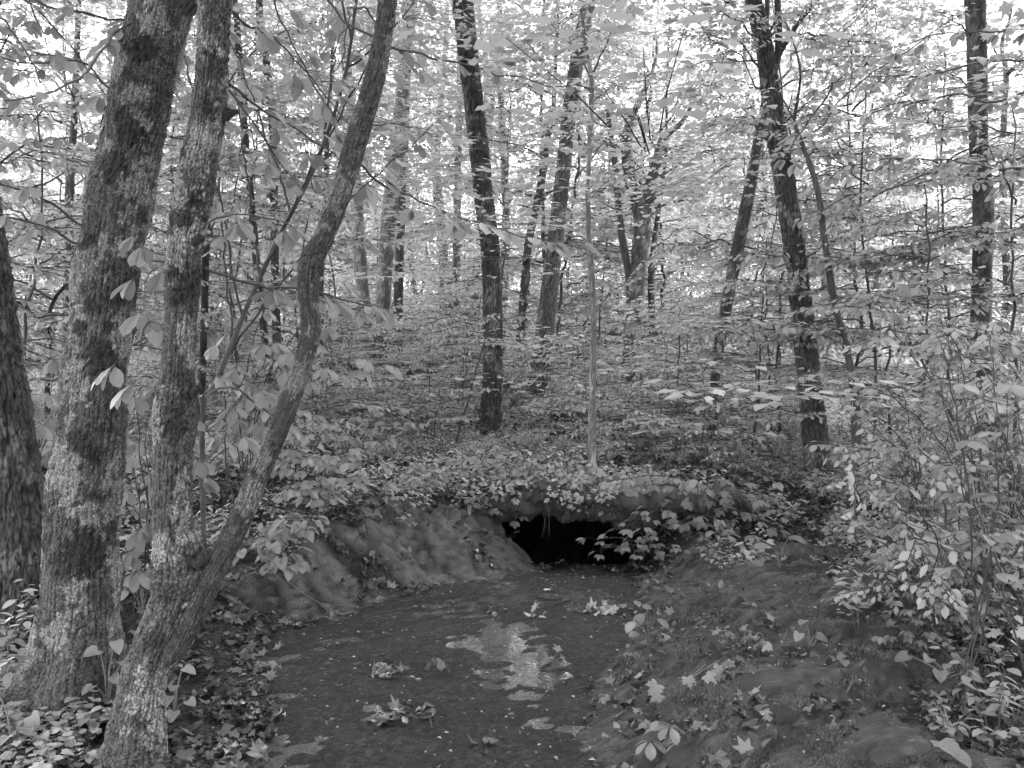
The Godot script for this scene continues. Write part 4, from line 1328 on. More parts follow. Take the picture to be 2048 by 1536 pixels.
func make_sapling(high: float, spread: float, branches: int, kinds: Array, scale_: float, every: float) -> Dictionary:
	var lean := Vector3(rng.randf_range(-0.06, 0.06) * high, high, rng.randf_range(-0.08, 0.08) * high)
	var r := 0.006 + 0.0045 * high
	var color := 0.05
	var pts := PackedVector3Array([Vector3(0, -0.08, 0), lean * 0.3 + bend(0.04 * high), lean * 0.65 + bend(0.05 * high), lean])
	var holder := Node3D.new()
	var places := []
	for k in branches:
		var f := 0.22 + 0.75 * (k + rng.randf()) / branches
		var from := pts[0].lerp(lean, f) if f > 0.65 else pts[0].cubic_interpolate(pts[2], pts[0], pts[3], f / 0.65)
		var a := k * 2.4 + rng.randf_range(-0.5, 0.5)
		var long := spread * (1.0 - 0.55 * f) * rng.randf_range(0.6, 1.15)
		leafy(holder, from, from + Vector3(cos(a) * long, rng.randf_range(-0.05, 0.28) * long, sin(a) * long), r * 0.45, color, every, places, scale_, 0.06, 0.2)
	var list := []
	var joined := []
	for c in holder.get_children():
		list.append(c.mesh)
		joined.append(Transform3D())
	var all := SurfaceTool.new()
	for m in list:
		all.append_from(m, 0, Transform3D())
	var twigs := all.commit()
	twigs.surface_set_material(0, M.twig)
	holder.free()
	return {"trunk": branch_mesh(pts, r, r * 0.3, color, 0.25, 7), "branches": list, "twigs": twigs, "foliage": bake(kinds, places), "high": high, "spread": spread}

func sapling(label: String, group: String, px: float, t: float, high: float, spread: float, kind: String) -> Node3D:
	if proto.is_empty():
		proto = {"bush": [], "beech": [], "maple": [], "tiered_beech": [], "storey": []}
		for k in 4:
			proto.bush.append(make_sapling(0.9, 0.75, 9, S.beech, 0.8, 0.12))
			proto.storey.append(make_sapling(10.0, 3.3, 24, S.maple if k % 2 else S.beech, 1.5, 0.26))
		for k in 5:
			proto.beech.append(make_sapling(3.4, 1.6, 15, S.beech, 1.0, 0.125))
			proto.maple.append(make_sapling(4.4, 2.0, 13, S.maple, 1.25, 0.2))
		for k in 3:
			proto.tiered_beech.append(make_sapling(4.4, 2.0, 13, S.beech, 1.2, 0.2))
	var from: Dictionary = proto[kind][rng.randi() % proto[kind].size()]
	var o := thing("sapling" if kind != "bush" else "low_bush", label, "sapling" if kind != "bush" else "bush", at_ground(px, t), group)
	var wide: float = spread / from.spread
	var xf := Transform3D(Basis(Vector3.UP, rng.randf() * TAU) * Basis.from_scale(Vector3(wide, high / from.high, wide)), Vector3.ZERO)
	part("trunk", from.trunk, o, xf)
	if t < 13.0 and kind != "bush":
		for m in from.branches:
			part("branch", m, o, xf)
	else:
		part("twigs", from.twigs, o, xf).set_meta("kind", "stuff")
	part("foliage", from.foliage, o, xf).set_meta("kind", "stuff")
	return o

func build_understory() -> void:
	# tiers of small maples and beeches; places keep clear of the trunks that the photograph shows bare
	var group := "understory trees of the middle distance"
	for k in 64:
		var px := fmod(k * 757.0 + rng.randf_range(-50, 50), 2300.0) - 120.0
		var t := 14.5 + 19.0 * fmod(k * 0.37, 1.0)
		var high := rng.randf_range(2.2, 6.5)
		if px > 660 and px < 1400 and t < 22.5:
			if px < 860 or px > 1200:
				t = rng.randf_range(22.5, 30.0)
			elif t < 17.5:
				t = rng.randf_range(17.5, 27.0)
		var tiers := "%s understory %s with flat tiers of bright leaves behind %s" % ["low" if high < 3.4 else ("middling" if high < 5.0 else "tall"), "maple" if k % 3 else "beech", behind_what(px)]
		sapling(tiers, group, px, t, high, rng.randf_range(1.6, 2.6), "maple" if k % 3 else "tiered_beech")
	for a in [[1350, 11.5, 1.8, 1.2], [1500, 10.8, 2.6, 1.4], [1540, 12.5, 3.4, 1.5], [1750, 10.0, 4.2, 1.7], [1830, 8.6, 3.0, 1.5], [1900, 11.5, 5.0, 1.8], [1700, 13.0, 5.5, 2.0], [1520, 16.0, 6.0, 1.8], [2040, 8.5, 3.6, 1.6], [1560, 12.5, 6.0, 1.9], [1790, 12.0, 3.0, 1.6], [1345, 14.0, 2.0, 1.3]]:
		var right := "%s beech sapling with level tiers right of the cave, by %s" % ["low" if a[2] < 3.5 else ("middling" if a[2] < 4.8 else "tall"), behind_what(a[0])]
		sapling(right, "beech saplings right of the cave", a[0], a[1], a[2], a[3], "beech")
	for a in [[640, 11.0, 1.9, 1.1], [330, 10.5, 3.4, 1.5], [60, 9.5, 3.8, 1.6], [230, 12.0, 4.6, 1.8], [470, 12.5, 3.8, 1.6], [850, 13.5, 1.4, 1.0], [690, 14.0, 1.6, 1.1], [-60, 8.5, 4.4, 1.6], [20, 12.5, 5.4, 1.8], [380, 14.0, 5.4, 1.8], [600, 15.0, 5.5, 1.5]]:
		var left := "%s leafy sapling on the slope left of the oak, by %s" % ["low" if a[2] < 3.0 else ("middling" if a[2] < 4.3 else "tall"), behind_what(a[0])]
		sapling(left, "saplings on the left slope", a[0], a[1], a[2], a[3], "beech")
	# taller trees of the middle storey, whose leaves close the view upward
	for k in 20:
		var px := fmod(k * 691.0 + rng.randf_range(-60, 60), 2240.0) - 100.0
		var t := 19.0 + 15.0 * fmod(k * 0.618, 1.0)
		var high := rng.randf_range(7.5, 14.0)
		sapling("%s middle-storey tree with hanging leaf layers behind %s" % ["lanky" if high < 10.0 else "tall", behind_what(px)], "middle-storey trees", px, t, high, rng.randf_range(2.6, 3.8), "storey")
	# bare slanting stems
	for a in [["thin slanting sapling rising left of the dark oak", 905, 800, 1000, 560, 11.5], ["thin leaning twig-like sapling beside the cave bush", 1330, 905, 1372, 800, 10.5]]:
		var top := P(a[3], a[4], a[5])
		var foot := at_ground(a[1], a[5])
		var o := thing("bare_sapling", a[0], "sapling", foot)
		part("trunk", branch_mesh(PackedVector3Array([Vector3(0, -0.08, 0), (top - foot) * 0.5 + Vector3(0.03, 0.02, 0), top - foot]), 0.016, 0.006, 0.05, 0.1, 7), o)
		var places := []
		for k in 5:
			var from: Vector3 = (top - foot) * rng.randf_range(0.5, 1.0)
			var b := rng.randf() * TAU
			leafy(o, from, from + Vector3(cos(b), 0.1, sin(b)) * rng.randf_range(0.35, 0.7), 0.006, 0.05, 0.14, places, 0.9)
		leaves_at(o, S.beech, places)
	# layered shrubs on the bank that rises behind the cave
	for k in 34:
		var px := 560.0 + fmod(k * 617.0, 1020.0)
		var t := 9.3 + 5.0 * fmod(k * 0.382, 1.0)
		if absf(px - 1010.0) < 130.0 and t < 16.0 or absf(px - 1183.0) < 60.0 and t < 9.5:
			t = 16.6
		var tall := rng.randf_range(0.4, 0.95)
		sapling("%s shrub on the rising bank behind the cave, near %s" % ["low" if tall < 0.65 else "spreading", behind_what(px)], "shrubs on the bank behind the cave", px, t, tall, rng.randf_range(0.5, 0.9), "bush")
	# taller undergrowth that hides the floor between the middle trunks
	for k in 40:
		var px := 430.0 + fmod(k * 691.0, 1150.0)
		var t := 14.5 + 9.5 * fmod(k * 0.618, 1.0)
		if absf(px - 985.0) < 60.0 or absf(px - 1075.0) < 60.0:
			t = maxf(t, 17.5)
		var tall := rng.randf_range(0.8, 1.7)
		sapling("%s undergrowth bush between the middle trunks, near %s" % ["hip-high" if tall < 1.2 else "chest-high", behind_what(px)], "undergrowth between the middle trunks", px, t, tall, rng.randf_range(0.8, 1.3), "bush")
	# low bushes
	for k in 58:
		var px := fmod(k * 433.0 + rng.randf_range(-40, 40), 2200.0) - 70.0
		var t := 9.6 + 12.0 * fmod(k * 0.41, 1.0)
		if px > 900 and px < 1260 and t < 12.5:
			t += 4.5
		var tall := rng.randf_range(0.6, 1.3)
		sapling("%s leafy bush among the ground plants near %s" % ["knee-high" if tall < 0.9 else "waist-high", behind_what(px)], "low bushes on the wood floor", px, t, tall, 0.75, "bush")


# ------------------------------------------------------------------ plants that cover the ground, and dead leaves
func build_ground_cover() -> void:
	var lists := [[], [], [], [], [], [], [], [], [], [], [], [], [], []]
	var patches := [patch(S.plant, 11, 1.1), patch(S.plant, 11, 1.1), patch(S.plant + S.grass, 13, 1.1)]
	for k in 2300:
		var t := 10.5 + 25.0 * pow(rng.randf(), 1.1)
		var x := rng.randf_range(-0.62, 0.62) * t
		var s := rng.randf_range(0.55, 1.0) * (0.5 if t < 13.5 and x > -1.2 and x < 1.8 else 1.0)
		lists[11 + rng.randi() % 3].append(Transform3D(Basis(Vector3.UP, rng.randf() * TAU) * Basis.from_scale(Vector3(s, s, s)), Vector3(x, surface(x, t) - 0.01, -t)))
	for k in 7500:
		var t := 3.0 + 9.0 * pow(rng.randf(), 0.8)
		var x := rng.randf_range(-0.62, 0.62) * t
		var row := bed_row(t)
		if t < 8.2:
			var out := maxf(row[0] - x, x - row[1])
			var bare := 0.4
			if x < 0.0:
				bare = 0.5 if t > 5.6 else 1.15
			else:
				bare = 1.5 if t < 6.6 else 0.6
			if out < bare + 0.25 * noise_a.get_noise_2d(x * 2.0, t * 2.0):
				continue
		if t < 6.0 and rng.randf() < 0.5 or (t < 9.5 and noise_b.get_noise_2d(x * 0.8, t * 0.8) < -0.05):
			continue
		var which := rng.randi() % 5
		if t < 7.5 and rng.randf() < 0.5:
			which = 5 + rng.randi() % 3
		elif rng.randf() < 0.08:
			which = 8 + rng.randi() % 3
		var s := rng.randf_range(0.5, 1.0) * (0.5 if t > 8.6 and x > -1.2 and x < 1.8 else 1.0)
		lists[which].append(Transform3D(Basis(Vector3.UP, rng.randf() * TAU) * Basis.from_scale(Vector3(s, s, s)), Vector3(x, surface(x, t) - 0.01, -t)))
	for k in 430:      # on the lip of the cave
		var x := rng.randf_range(-0.9, 2.0)
		var t := 8.06 + 0.55 * pow(rng.randf(), 1.3)
		var s := rng.randf_range(0.5, 0.95)
		lists[rng.randi() % 8].append(Transform3D(Basis(Vector3.RIGHT, 0.5) * Basis(Vector3.UP, rng.randf() * TAU) * Basis.from_scale(Vector3(s, s, s)), Vector3(x, hill_at(x, t) - 0.03 - 0.5 * maxf(0.0, 8.3 - t), -t)))
	for k in 130:      # the dense low corner under the lichened trunks
		var t := rng.randf_range(3.0, 4.7)
		var x := rng.randf_range(-0.62 * t, -1.75 + 0.05 * (t - 3.0))
		var s := rng.randf_range(0.55, 1.15)
		lists[5 + rng.randi() % 3].append(Transform3D(Basis(Vector3.UP, rng.randf() * TAU) * Basis.from_scale(Vector3(s, s, s)), Vector3(x, ground(x, t) - 0.01, -t)))
	var cover := Node3D.new()
	cover.name = "ground_cover"
	add_child(cover)
	cover.set_meta("kind", "stuff")
	tag(cover, "low green plants and grass covering the wood floor on both banks", "ground cover")
	var meshes: Array = S.plant + S.low + S.grass + patches
	for k in lists.size():
		if lists[k].is_empty():
			continue
		var places: Array[Transform3D] = []
		places.assign(lists[k])
		var tints := PackedColorArray()
		for j in places.size():
			tints.append(grey(rng.randf_range(0.7, 1.2)))
		scatter("plants", meshes[k], places, tints, cover)
	# dead leaves
	var litter := Node3D.new()
	litter.name = "fallen_leaves"
	add_child(litter)
	litter.set_meta("kind", "stuff")
	tag(litter, "curled dead leaves strewn over the banks and caught in the rock gully", "fallen leaves")
	var dead := []
	for k in 8:
		dead.append([])
	for k in 7000:
		var t := 2.6 + 9.0 * pow(rng.randf(), 0.9)
		var x := rng.randf_range(-0.6, 0.6) * t
		var row := bed_row(t)
		var left := row[0] - x
		var right := x - row[1]
		var keep := 0.8
		if t < 8.1 and maxf(left, right) < -0.02:
			keep = 0.006
		elif t < 8.1 and left > 0.0 and left < 0.9 and t > 5.7:
			keep = 0.9 if absf(left - 0.28 - 0.2 * (t - 6.4)) + 3.0 * absf(t - 6.55) < 0.8 else 0.05 + 0.6 * smoothstep(0.25, 0.7, left)
		elif t < 7.4 and right > 0.0 and right < 1.4:
			keep = 0.14
		if rng.randf() > keep:
			continue
		var h := surface(x, t)
		var slope := Vector3(ground(x - 0.05, t) - ground(x + 0.05, t), 0.1, -(ground(x, t - 0.05) - ground(x, t + 0.05))).normalized()
		var a := rng.randf() * TAU
		dead[rng.randi() % 8].append(facing(Vector3(x, h + rng.randf_range(0.006, 0.018), -t), Vector3(cos(a), 0, sin(a)), slope + bend(0.1), rng.randf_range(0.85, 1.15)))
	for k in 8:
		var places: Array[Transform3D] = []
		places.assign(dead[k])
		var tints := PackedColorArray()
		for j in places.size():
			tints.append(grey(rng.randf_range(0.7, 1.4)))
		scatter("leaf_heap", S.drift[k], places, tints, litter)
	# moss on the mound
	var tuft := MB.new()
	for j in 110:
		var a := rng.randf() * TAU
		var out := Vector3(cos(a), 0, sin(a))
		var from := Vector3(rng.randfn(0.0, 0.03), 0, rng.randfn(0.0, 0.03))
		var w := Vector3(-sin(a), 0, cos(a)) * 0.0024
		var h := rng.randf_range(0.006, 0.014)
		var q0 := tuft.add(from + out * 0.003 - w, Vector2.ZERO, grey(1.0))
		var q1 := tuft.add(from + out * 0.003 + w, Vector2.ZERO, grey(1.0))
		var q2 := tuft.add(from + out * rng.randf_range(0.006, 0.014) + Vector3(0, h, 0), Vector2.ZERO, grey(rng.randf_range(0.6, 1.8)))
		tuft.tri(q0, q2, q1)
	var moss_at: Array[Transform3D] = []
	var moss_tint := PackedColorArray()
	for k in 1500:
		var t := rng.randf_range(2.9, 7.2)
		var row := bed_row(t)
		var x := row[1] + 0.12 + 1.7 * rng.randf()
		if noise_a.get_noise_2d(x * 2.6 + 5.0, t * 2.6) + 0.5 * noise_b.get_noise_2d(x * 9.0, t * 9.0) < -0.05:
			continue
		var s := rng.randf_range(0.6, 1.5)
		moss_at.append(Transform3D(Basis(Vector3.UP, rng.randf() * TAU) * Basis.from_scale(Vector3(s, s, s)), Vector3(x, ground(x, t) + 0.05 * noise_a.get_noise_2d(x * 1.3, t * 1.3) * minf(1.0, (x - row[1]) * 2.0) - 0.002, -t)))
		moss_tint.append(grey(rng.randf_range(0.02, 0.12)))
	var moss := scatter("moss", tuft.mesh(M.leaf_dead), moss_at, moss_tint, self)
	tag(moss, "dark moss growing over the rock mound at the right of the stream", "moss")
	# specks of catkin, bud scale and leaf bits on the wet rock
	var bits := MB.new()
	for k in 1800:
		var t := 3.2 + 4.8 * rng.randf()
		var row := bed_row(t)
		var x := lerpf(row[0] - 0.2, row[1] + 1.4, rng.randf())
		var y := ground(x, t) + 0.014
		var a := rng.randf() * TAU
		var s := rng.randf_range(0.004, 0.016)
		var d := Vector3(cos(a), 0, sin(a)) * s
		var e := Vector3(-sin(a), 0, cos(a)) * s * 0.35
		var p := Vector3(x, y, -t)
		var col := grey(rng.randf_range(0.06, 0.3))
		var q0 := bits.add(p - d, Vector2.ZERO, col)
		var q1 := bits.add(p + e + Vector3(0, s * 0.5, 0), Vector2.ZERO, col)
		var q2 := bits.add(p + d, Vector2.ZERO, col)
		var q3 := bits.add(p - e + Vector3(0, s * 0.2, 0), Vector2.ZERO, col)
		bits.quad(q0, q1, q2, q3)
	var bit := MeshInstance3D.new()
	bit.name = "leaf_bits"
	bit.mesh = bits.mesh(M.leaf_dead)
	add_child(bit)
	bit.set_meta("kind", "stuff")
	tag(bit, "pale specks of bud scales and leaf bits on the wet rock", "leaf bits")


# ------------------------------------------------------------------ bushes and plants near enough to show each leaf
func near_bush(called: String, label: String, category: String, px: float, t: float, tips: Array, kind: String, size: float, every: float, cluster: int, droop: float, bare: float, r0 := 0.008, group := "", arch := 0.25, twig := 0.09) -> Node3D:
	var foot := at_ground(px, t)
	var o := thing(called, label, category, foot, group)
	for a in tips:
		var tip := P(a[0], a[1], a[2]) - foot
		var mid := Vector3(tip.x * 0.4, tip.y * 0.6, tip.z * 0.4) + Vector3(0, absf(tip.x) * arch, 0) + bend(0.03)
		leaf_branch(o, PackedVector3Array([Vector3(rng.randf_range(-0.3, 0.3), -0.12, rng.randf_range(-0.3, 0.3)), mid * 0.45 + Vector3(rng.randf_range(-0.08, 0.08), 0.03, rng.randf_range(-0.08, 0.08)), mid, tip]), r0 * rng.randf_range(0.5, 0.8), 0.0025, kind, size, every, cluster, droop, bare, 0.03, twig)
	return o

func build_near_plants() -> void:
	var tips := []
	# the big bush on the right: arching canes with small leaves
	var bushes := [
		["arching wild rose bush with dark canes, the thickest at the right bank", 1990, 4.6, 15, 1700, 2090, 640, 1000, "elliptic", 0.052],
		["broad leafy bush in front of the tall furrowed trunk", 1850, 5.6, 11, 1720, 1980, 720, 980, "ovate", 0.065],
		["low bush spilling toward the mossy rock mound", 1890, 4.4, 8, 1680, 1960, 980, 1160, "elliptic", 0.05],
		["leafy bush below the smooth banded trunk", 2060, 5.8, 11, 1820, 2120, 640, 900, "ovate", 0.07],
	]
	for b in bushes:
		tips = []
		for k in b[3]:
			tips.append([rng.randf_range(b[4], b[5]), rng.randf_range(b[6], b[7]), b[2] + rng.randf_range(-0.7, 0.9)])
		var made := near_bush("wild_bush", b[0], "bush", b[1], b[2], tips, b[8], b[9], 0.085, 4, 0.4, 0.1, 0.006, "", 0.25, 0.2)
		var inner := []
		for k in 22:
			var q := P(rng.randf_range(b[4], b[5]), rng.randf_range(b[6], b[7] + 60.0), b[2] + rng.randf_range(-0.2, 1.4)) - made.position
			inner.append(facing(q, Vector3(rng.randf_range(-1, 1), -0.3, rng.randf_range(-1, 1)), Vector3.UP + bend(0.4), rng.randf_range(0.5, 0.9)))
		leaves_at(made, S.beech, inner)
	tips = []
	for k in 5:
		tips.append([rng.randf_range(1880, 2060), rng.randf_range(610, 860), 3.9 + rng.randf_range(-0.3, 0.4)])
	near_bush("tall_shrub", "tall shrub with upright shoots of broad leaves at the edge of the wild rose", "shrub", 1995, 3.9, tips, "ovate", 0.10, 0.09, 2, 0.15, 0.45)
	# beside the cave
	tips = []
	for k in 20:
		tips.append([1400 + 165 * sin(k * 1.9), rng.randf_range(940, 1085), 7.7 + rng.randf_range(-0.4, 0.6)])
	near_bush("cave_bush", "rounded leafy bush crowding the right side of the cave mouth", "bush", 1400, 8.0, tips, "ovate", 0.095, 0.09, 2, 0.45, 0.3)
	near_bush("cave_bush", "small bush leaning over the cave mouth with a pale-leaved shoot inside it", "bush", 1300, 7.75, [[1205, 1100, 7.6], [1195, 1080, 7.6], [1275, 1060, 7.6], [1290, 1030, 7.6], [1265, 1090, 7.5], [1310, 1000, 7.7], [1285, 1110, 7.4], [1330, 1050, 7.5], [1350, 1100, 7.3]], "ovate", 0.075, 0.10, 2, 0.3, 0.45)
	near_bush("cave_shrub", "shrub with drooping leaves on the left shoulder of the cave", "shrub", 950, 8.8, [[1080, 935, 8.3], [1040, 900, 8.4], [1000, 960, 8.2], [970, 915, 8.3], [1060, 960, 8.2], [930, 940, 8.2], [1020, 930, 8.1], [985, 890, 8.5], [1045, 1000, 8.1], [1005, 1010, 8.0], [900, 915, 8.5], [960, 985, 8.1], [1030, 1030, 8.0]], "ovate", 0.09, 0.10, 2, 0.7, 0.35)
	near_bush("rock_shrub", "shrub with pale leaf sprays above the bare rock slope", "shrub", 610, 6.9, [[690, 905, 6.6], [755, 925, 6.6], [640, 960, 6.5], [700, 960, 6.5], [590, 985, 6.4], [650, 1000, 6.4], [760, 960, 6.7], [720, 900, 6.8], [610, 930, 6.6]], "ovate", 0.11, 0.13, 3, 0.35, 0.5)
	near_bush("rock_shrub", "low broad-leaved shrub at the upper edge of the rock slope", "shrub", 520, 6.2, [[470, 1060, 5.9], [540, 1080, 5.8], [600, 1060, 5.8], [620, 1040, 5.9], [560, 1120, 5.7], [500, 1100, 5.7], [590, 1110, 5.6]], "heart", 0.10, 0.12, 2, 0.5, 0.4)
	near_bush("rock_shrub", "fern-like shrub with a long pale spray, behind the rock slope", "shrub", 700, 9.0, [[740, 810, 8.8], [790, 820, 8.7], [830, 845, 8.6], [650, 850, 8.8], [690, 870, 8.5], [770, 880, 8.5]], "elliptic", 0.10, 0.075, 2, 0.5, 0.3)
	# compound-leaved shoots between and behind the two near trees
	near_bush("hickory_sapling", "sapling with hanging compound leaves between the two near trees", "sapling", 300, 5.3, [[270, 930, 5.1], [290, 860, 5.2], [270, 820, 5.2], [430, 900, 5.0], [470, 880, 5.0], [260, 990, 5.0], [410, 780, 5.2], [250, 1010, 5.1]], "obovate", 0.135, 0.2, 3, 0.9, 0.55)
	near_bush("hickory_sapling", "sapling with hanging compound leaves left of the thick leaning trunk", "sapling", 60, 6.4, [[90, 810, 6.2], [40, 760, 6.2], [110, 740, 6.3], [20, 690, 6.4], [80, 860, 6.0], [130, 790, 6.3]], "obovate", 0.14, 0.2, 3, 0.9, 0.5)
	near_bush("hickory_sapling", "sapling with compound leaves in front of the slim mottled trunk", "sapling", 470, 7.0, [[540, 690, 6.6], [470, 660, 6.7], [520, 640, 6.6], [600, 700, 6.6], [690, 720, 6.5], [740, 735, 6.5], [560, 760, 6.5], [440, 710, 6.7], [660, 590, 6.4], [720, 620, 6.4]], "obovate", 0.15, 0.19, 3, 0.75, 0.5)
	near_bush("hickory_sapling", "bright-leaved sapling behind the foot of the curving stem", "sapling", 560, 7.4, [[610, 850, 7.2], [640, 870, 7.1], [560, 880, 7.1], [590, 830, 7.2], [500, 860, 7.2], [530, 800, 7.2]], "ovate", 0.13, 0.15, 3, 0.5, 0.5)
	for tree in [["slanting hickory behind the forked tree, hung with broad leaves", [[405, 830, 11], [430, 770, 11], [500, 600, 10], [560, 470, 9], [635, 320, 8], [690, 150, 7], [715, -20, 6]], 5.6, 13, 330, 860, -40, 430], ["hickory at the left edge whose broad leaves hang beside the thick leaning trunk", [[-90, 900, 30], [-85, 600, 26], [-60, 300, 22], [-40, 0, 18], [-30, -150, 15]], 5.6, 9, -20, 250, -30, 400]]:
		var base := at_ground(tree[1][0][0], tree[2])
		var hick := thing("hickory_tree", tree[0], "tree", base)
		var line := path_of(tree[1], tree[2], base)
		var lp: PackedVector3Array = line[0]
		var lr: PackedFloat32Array = line[1]
		lp.insert(0, Vector3(0, -0.1, 0))
		lr.insert(0, lr[0])
		part("trunk", trunk_mesh(lp, lr, 14, 0.06, M.bark_smooth, {"color": 0.06, "rough": 0.002}), hick)
		for k in tree[3]:
			var idx := rng.randf_range(2.2, lp.size() - 1.01)
			var from := lp[int(idx)].lerp(lp[int(idx) + 1], idx - int(idx))
			var to := P(rng.randf_range(tree[4], tree[5]), rng.randf_range(tree[6], tree[7]), tree[2] + rng.randf_range(-1.0, 0.8)) - base
			leaf_branch(hick, PackedVector3Array([from, from.lerp(to, 0.5) + Vector3(0, 0.12, 0), to]), 0.008, 0.003, "obovate", 0.115, 0.10, 2, 0.7, 0.25)
	# the branch that reaches in over the bush at the upper right
	var reach := thing("overhanging_branch_tree", "slim tree at the edge whose long leafy branch reaches over the bush", "tree", at_ground(2130, 5.2))
	part("trunk", branch_mesh(PackedVector3Array([Vector3(0, -0.1, 0), Vector3(0.02, 1.3, 0), Vector3(-0.02, 2.8, 0), Vector3(0.1, 4.6, 0.1)]), 0.04, 0.018, 0.06, 0.1, 10), reach)
	for a in [[[2140, 118, 5.2], [2045, 122, 5.1], [1950, 125, 5.0], [1850, 150, 5.0], [1750, 155, 5.0], [1665, 165, 5.1]], [[2140, 150, 5.2], [2000, 200, 5.3], [1900, 190, 5.4], [1800, 215, 5.5], [1700, 235, 5.6], [1600, 260, 5.7]], [[2140, 330, 5.2], [2010, 340, 5.4], [1900, 320, 5.6], [1780, 318, 5.7], [1690, 335, 5.8], [1600, 370, 5.9]], [[2140, 40, 5.2], [2000, 60, 5.3], [1880, 70, 5.5], [1780, 100, 5.7]], [[1665, 165, 5.1], [1640, 210, 5.2], [1610, 255, 5.3], [1580, 300, 5.4]]]:
		near_branch(reach, a, 0.010, 0.003, "ovate", 0.088, 0.075, 2, 0.5, 0.12)
	# seedlings and low plants, one by one
	var small := [
		["creeper with five-fingered leaves at the foot of the mossy rock", "creeper", 1330, 1500, [[1345, 1490, 0.0], [1300, 1480, 0.0], [1370, 1500, 0.0], [1340, 1450, 0.0], [1355, 1530, 0.0]], "obovate", 0.075, 5],
		["creeper shoot with rounded leaflets in a dark hollow of the rock", "creeper", 1320, 1470, [[1310, 1465, 0.0], [1335, 1475, 0.0], [1320, 1440, 0.0]], "ovate", 0.06, 3],
		["wild grape seedling with lobed leaves on the mossy rock edge", "vine", 1360, 1400, [[1370, 1345, 0.0], [1325, 1360, 0.0], [1410, 1330, 0.0], [1400, 1345, 0.0], [1330, 1385, 0.0], [1365, 1385, 0.0], [1440, 1320, 0.0]], "maple", 0.085, 1],
		["upright seedling with veined leaves standing on the wet rock", "seedling", 1298, 1295, [[1290, 1225, 0.0], [1270, 1240, 0.0], [1310, 1235, 0.0], [1280, 1265, 0.0], [1315, 1265, 0.0]], "ovate", 0.11, 1],
		["small seedling with four leaves beside the leaf heap on the rock", "seedling", 1268, 1222, [[1255, 1208, 0.0], [1285, 1208, 0.0], [1270, 1200, 0.0]], "ovate", 0.08, 1],
		["seedling with a large hanging veined leaf above the rock mound", "seedling", 1560, 1130, [[1540, 1090, 0.0], [1580, 1070, 0.0], [1535, 1120, 0.0]], "ovate", 0.13, 1],
		["heart-leaved plant in front of the thick leaning trunk", "plant", 215, 1420, [[230, 1280, 0.0], [200, 1300, 0.0], [225, 1350, 0.0], [190, 1370, 0.0], [245, 1320, 0.0], [180, 1390, 0.0]], "heart", 0.075, 1],
		["heart-leaved plant right of the foot of the forked tree", "plant", 350, 1430, [[350, 1370, 0.0], [365, 1335, 0.0], [340, 1390, 0.0], [375, 1400, 0.0], [330, 1440, 0.0], [350, 1450, 0.0]], "heart", 0.065, 1],
		["broad-leaved plant at the foot of the dark rough trunk", "plant", 20, 1400, [[15, 1285, 0.0], [40, 1330, 0.0], [5, 1340, 0.0], [60, 1300, 0.0], [-10, 1300, 0.0]], "heart", 0.08, 1],
		["tall heart-leaved plant in the leafy corner below the lichened trunks", "plant", 25, 1500, [[10, 1420, 0.0], [20, 1470, 0.0], [45, 1450, 0.0], [-5, 1380, 0.0], [60, 1430, 0.0]], "heart", 0.085, 1],
		["nettle-like plant behind the forked tree", "plant", 285, 1240, [[270, 1120, 0.0], [260, 1180, 0.0], [290, 1140, 0.0], [300, 1170, 0.0], [250, 1150, 0.0], [280, 1090, 0.0]], "ovate", 0.10, 1],
		["broad-leaved seedling in the leaf litter under the wild rose", "seedling", 1860, 1520, [[1875, 1480, 0.0], [1840, 1490, 0.0], [1890, 1500, 0.0]], "heart", 0.11, 1],
		["round-leaved vine lying across the litter right of the mound", "vine", 1890, 1370, [[1880, 1340, 0.0], [1930, 1345, 0.0], [1820, 1310, 0.0], [1860, 1315, 0.0], [1910, 1320, 0.0]], "heart", 0.08, 1],
		["three-leaved seedling on the crest of the mossy mound", "seedling", 1620, 1290, [[1600, 1265, 0.0], [1630, 1270, 0.0], [1660, 1275, 0.0], [1610, 1240, 0.0]], "heart", 0.065, 1],
		["seedling with pale leaves against the shaded bank by the cave", "seedling", 1440, 1110, [[1425, 1060, 0.0], [1455, 1070, 0.0], [1440, 1040, 0.0], [1470, 1085, 0.0]], "ovate", 0.09, 1],
	]
	for a in small:
		var foot := on_ground(a[2], a[3])
		var o := thing(a[1] if a[1] != "plant" else "leafy_plant", a[0], a[1], foot)
		var stems := MB.new()
		for tp in a[4]:
			var tip := P(tp[0], tp[1], -foot.z + rng.randf_range(-0.06, 0.06)) - foot
			var low: float = ground(tip.x + foot.x, -(tip.z + foot.z)) - foot.y + 0.025
			tip.y = maxf(tip.y, low)
			stems.tube(PackedVector3Array([Vector3(0, -0.03, 0), Vector3(tip.x * 0.3, tip.y * 0.6, tip.z * 0.3), tip]), PackedFloat32Array([0.004, 0.0035, 0.0025]), 5, grey(0.1))
			var flat := Vector3(tip.x, 0, tip.z + 0.03).normalized()
			if a[7] == 1:
				leaf_part(o, a[5], tip, flat + Vector3(0, rng.randf_range(-0.5, 0.1), 0.35), Vector3.UP + Vector3(0, 0, 0.5) + bend(0.3), a[6] * rng.randf_range(0.85, 1.2))
			else:
				for j in a[7]:
					var turn: float = (j - (a[7] - 1) * 0.5) * 0.95
					leaf_part(o, a[5], tip, Vector3(0.1, -0.35, 1).normalized().rotated(Vector3.UP, turn + tip.x * 3.0), Vector3.UP + bend(0.2), a[6] * (1.15 - 0.14 * absf(turn)))
		part("stem", stems.mesh(M.twig), o)


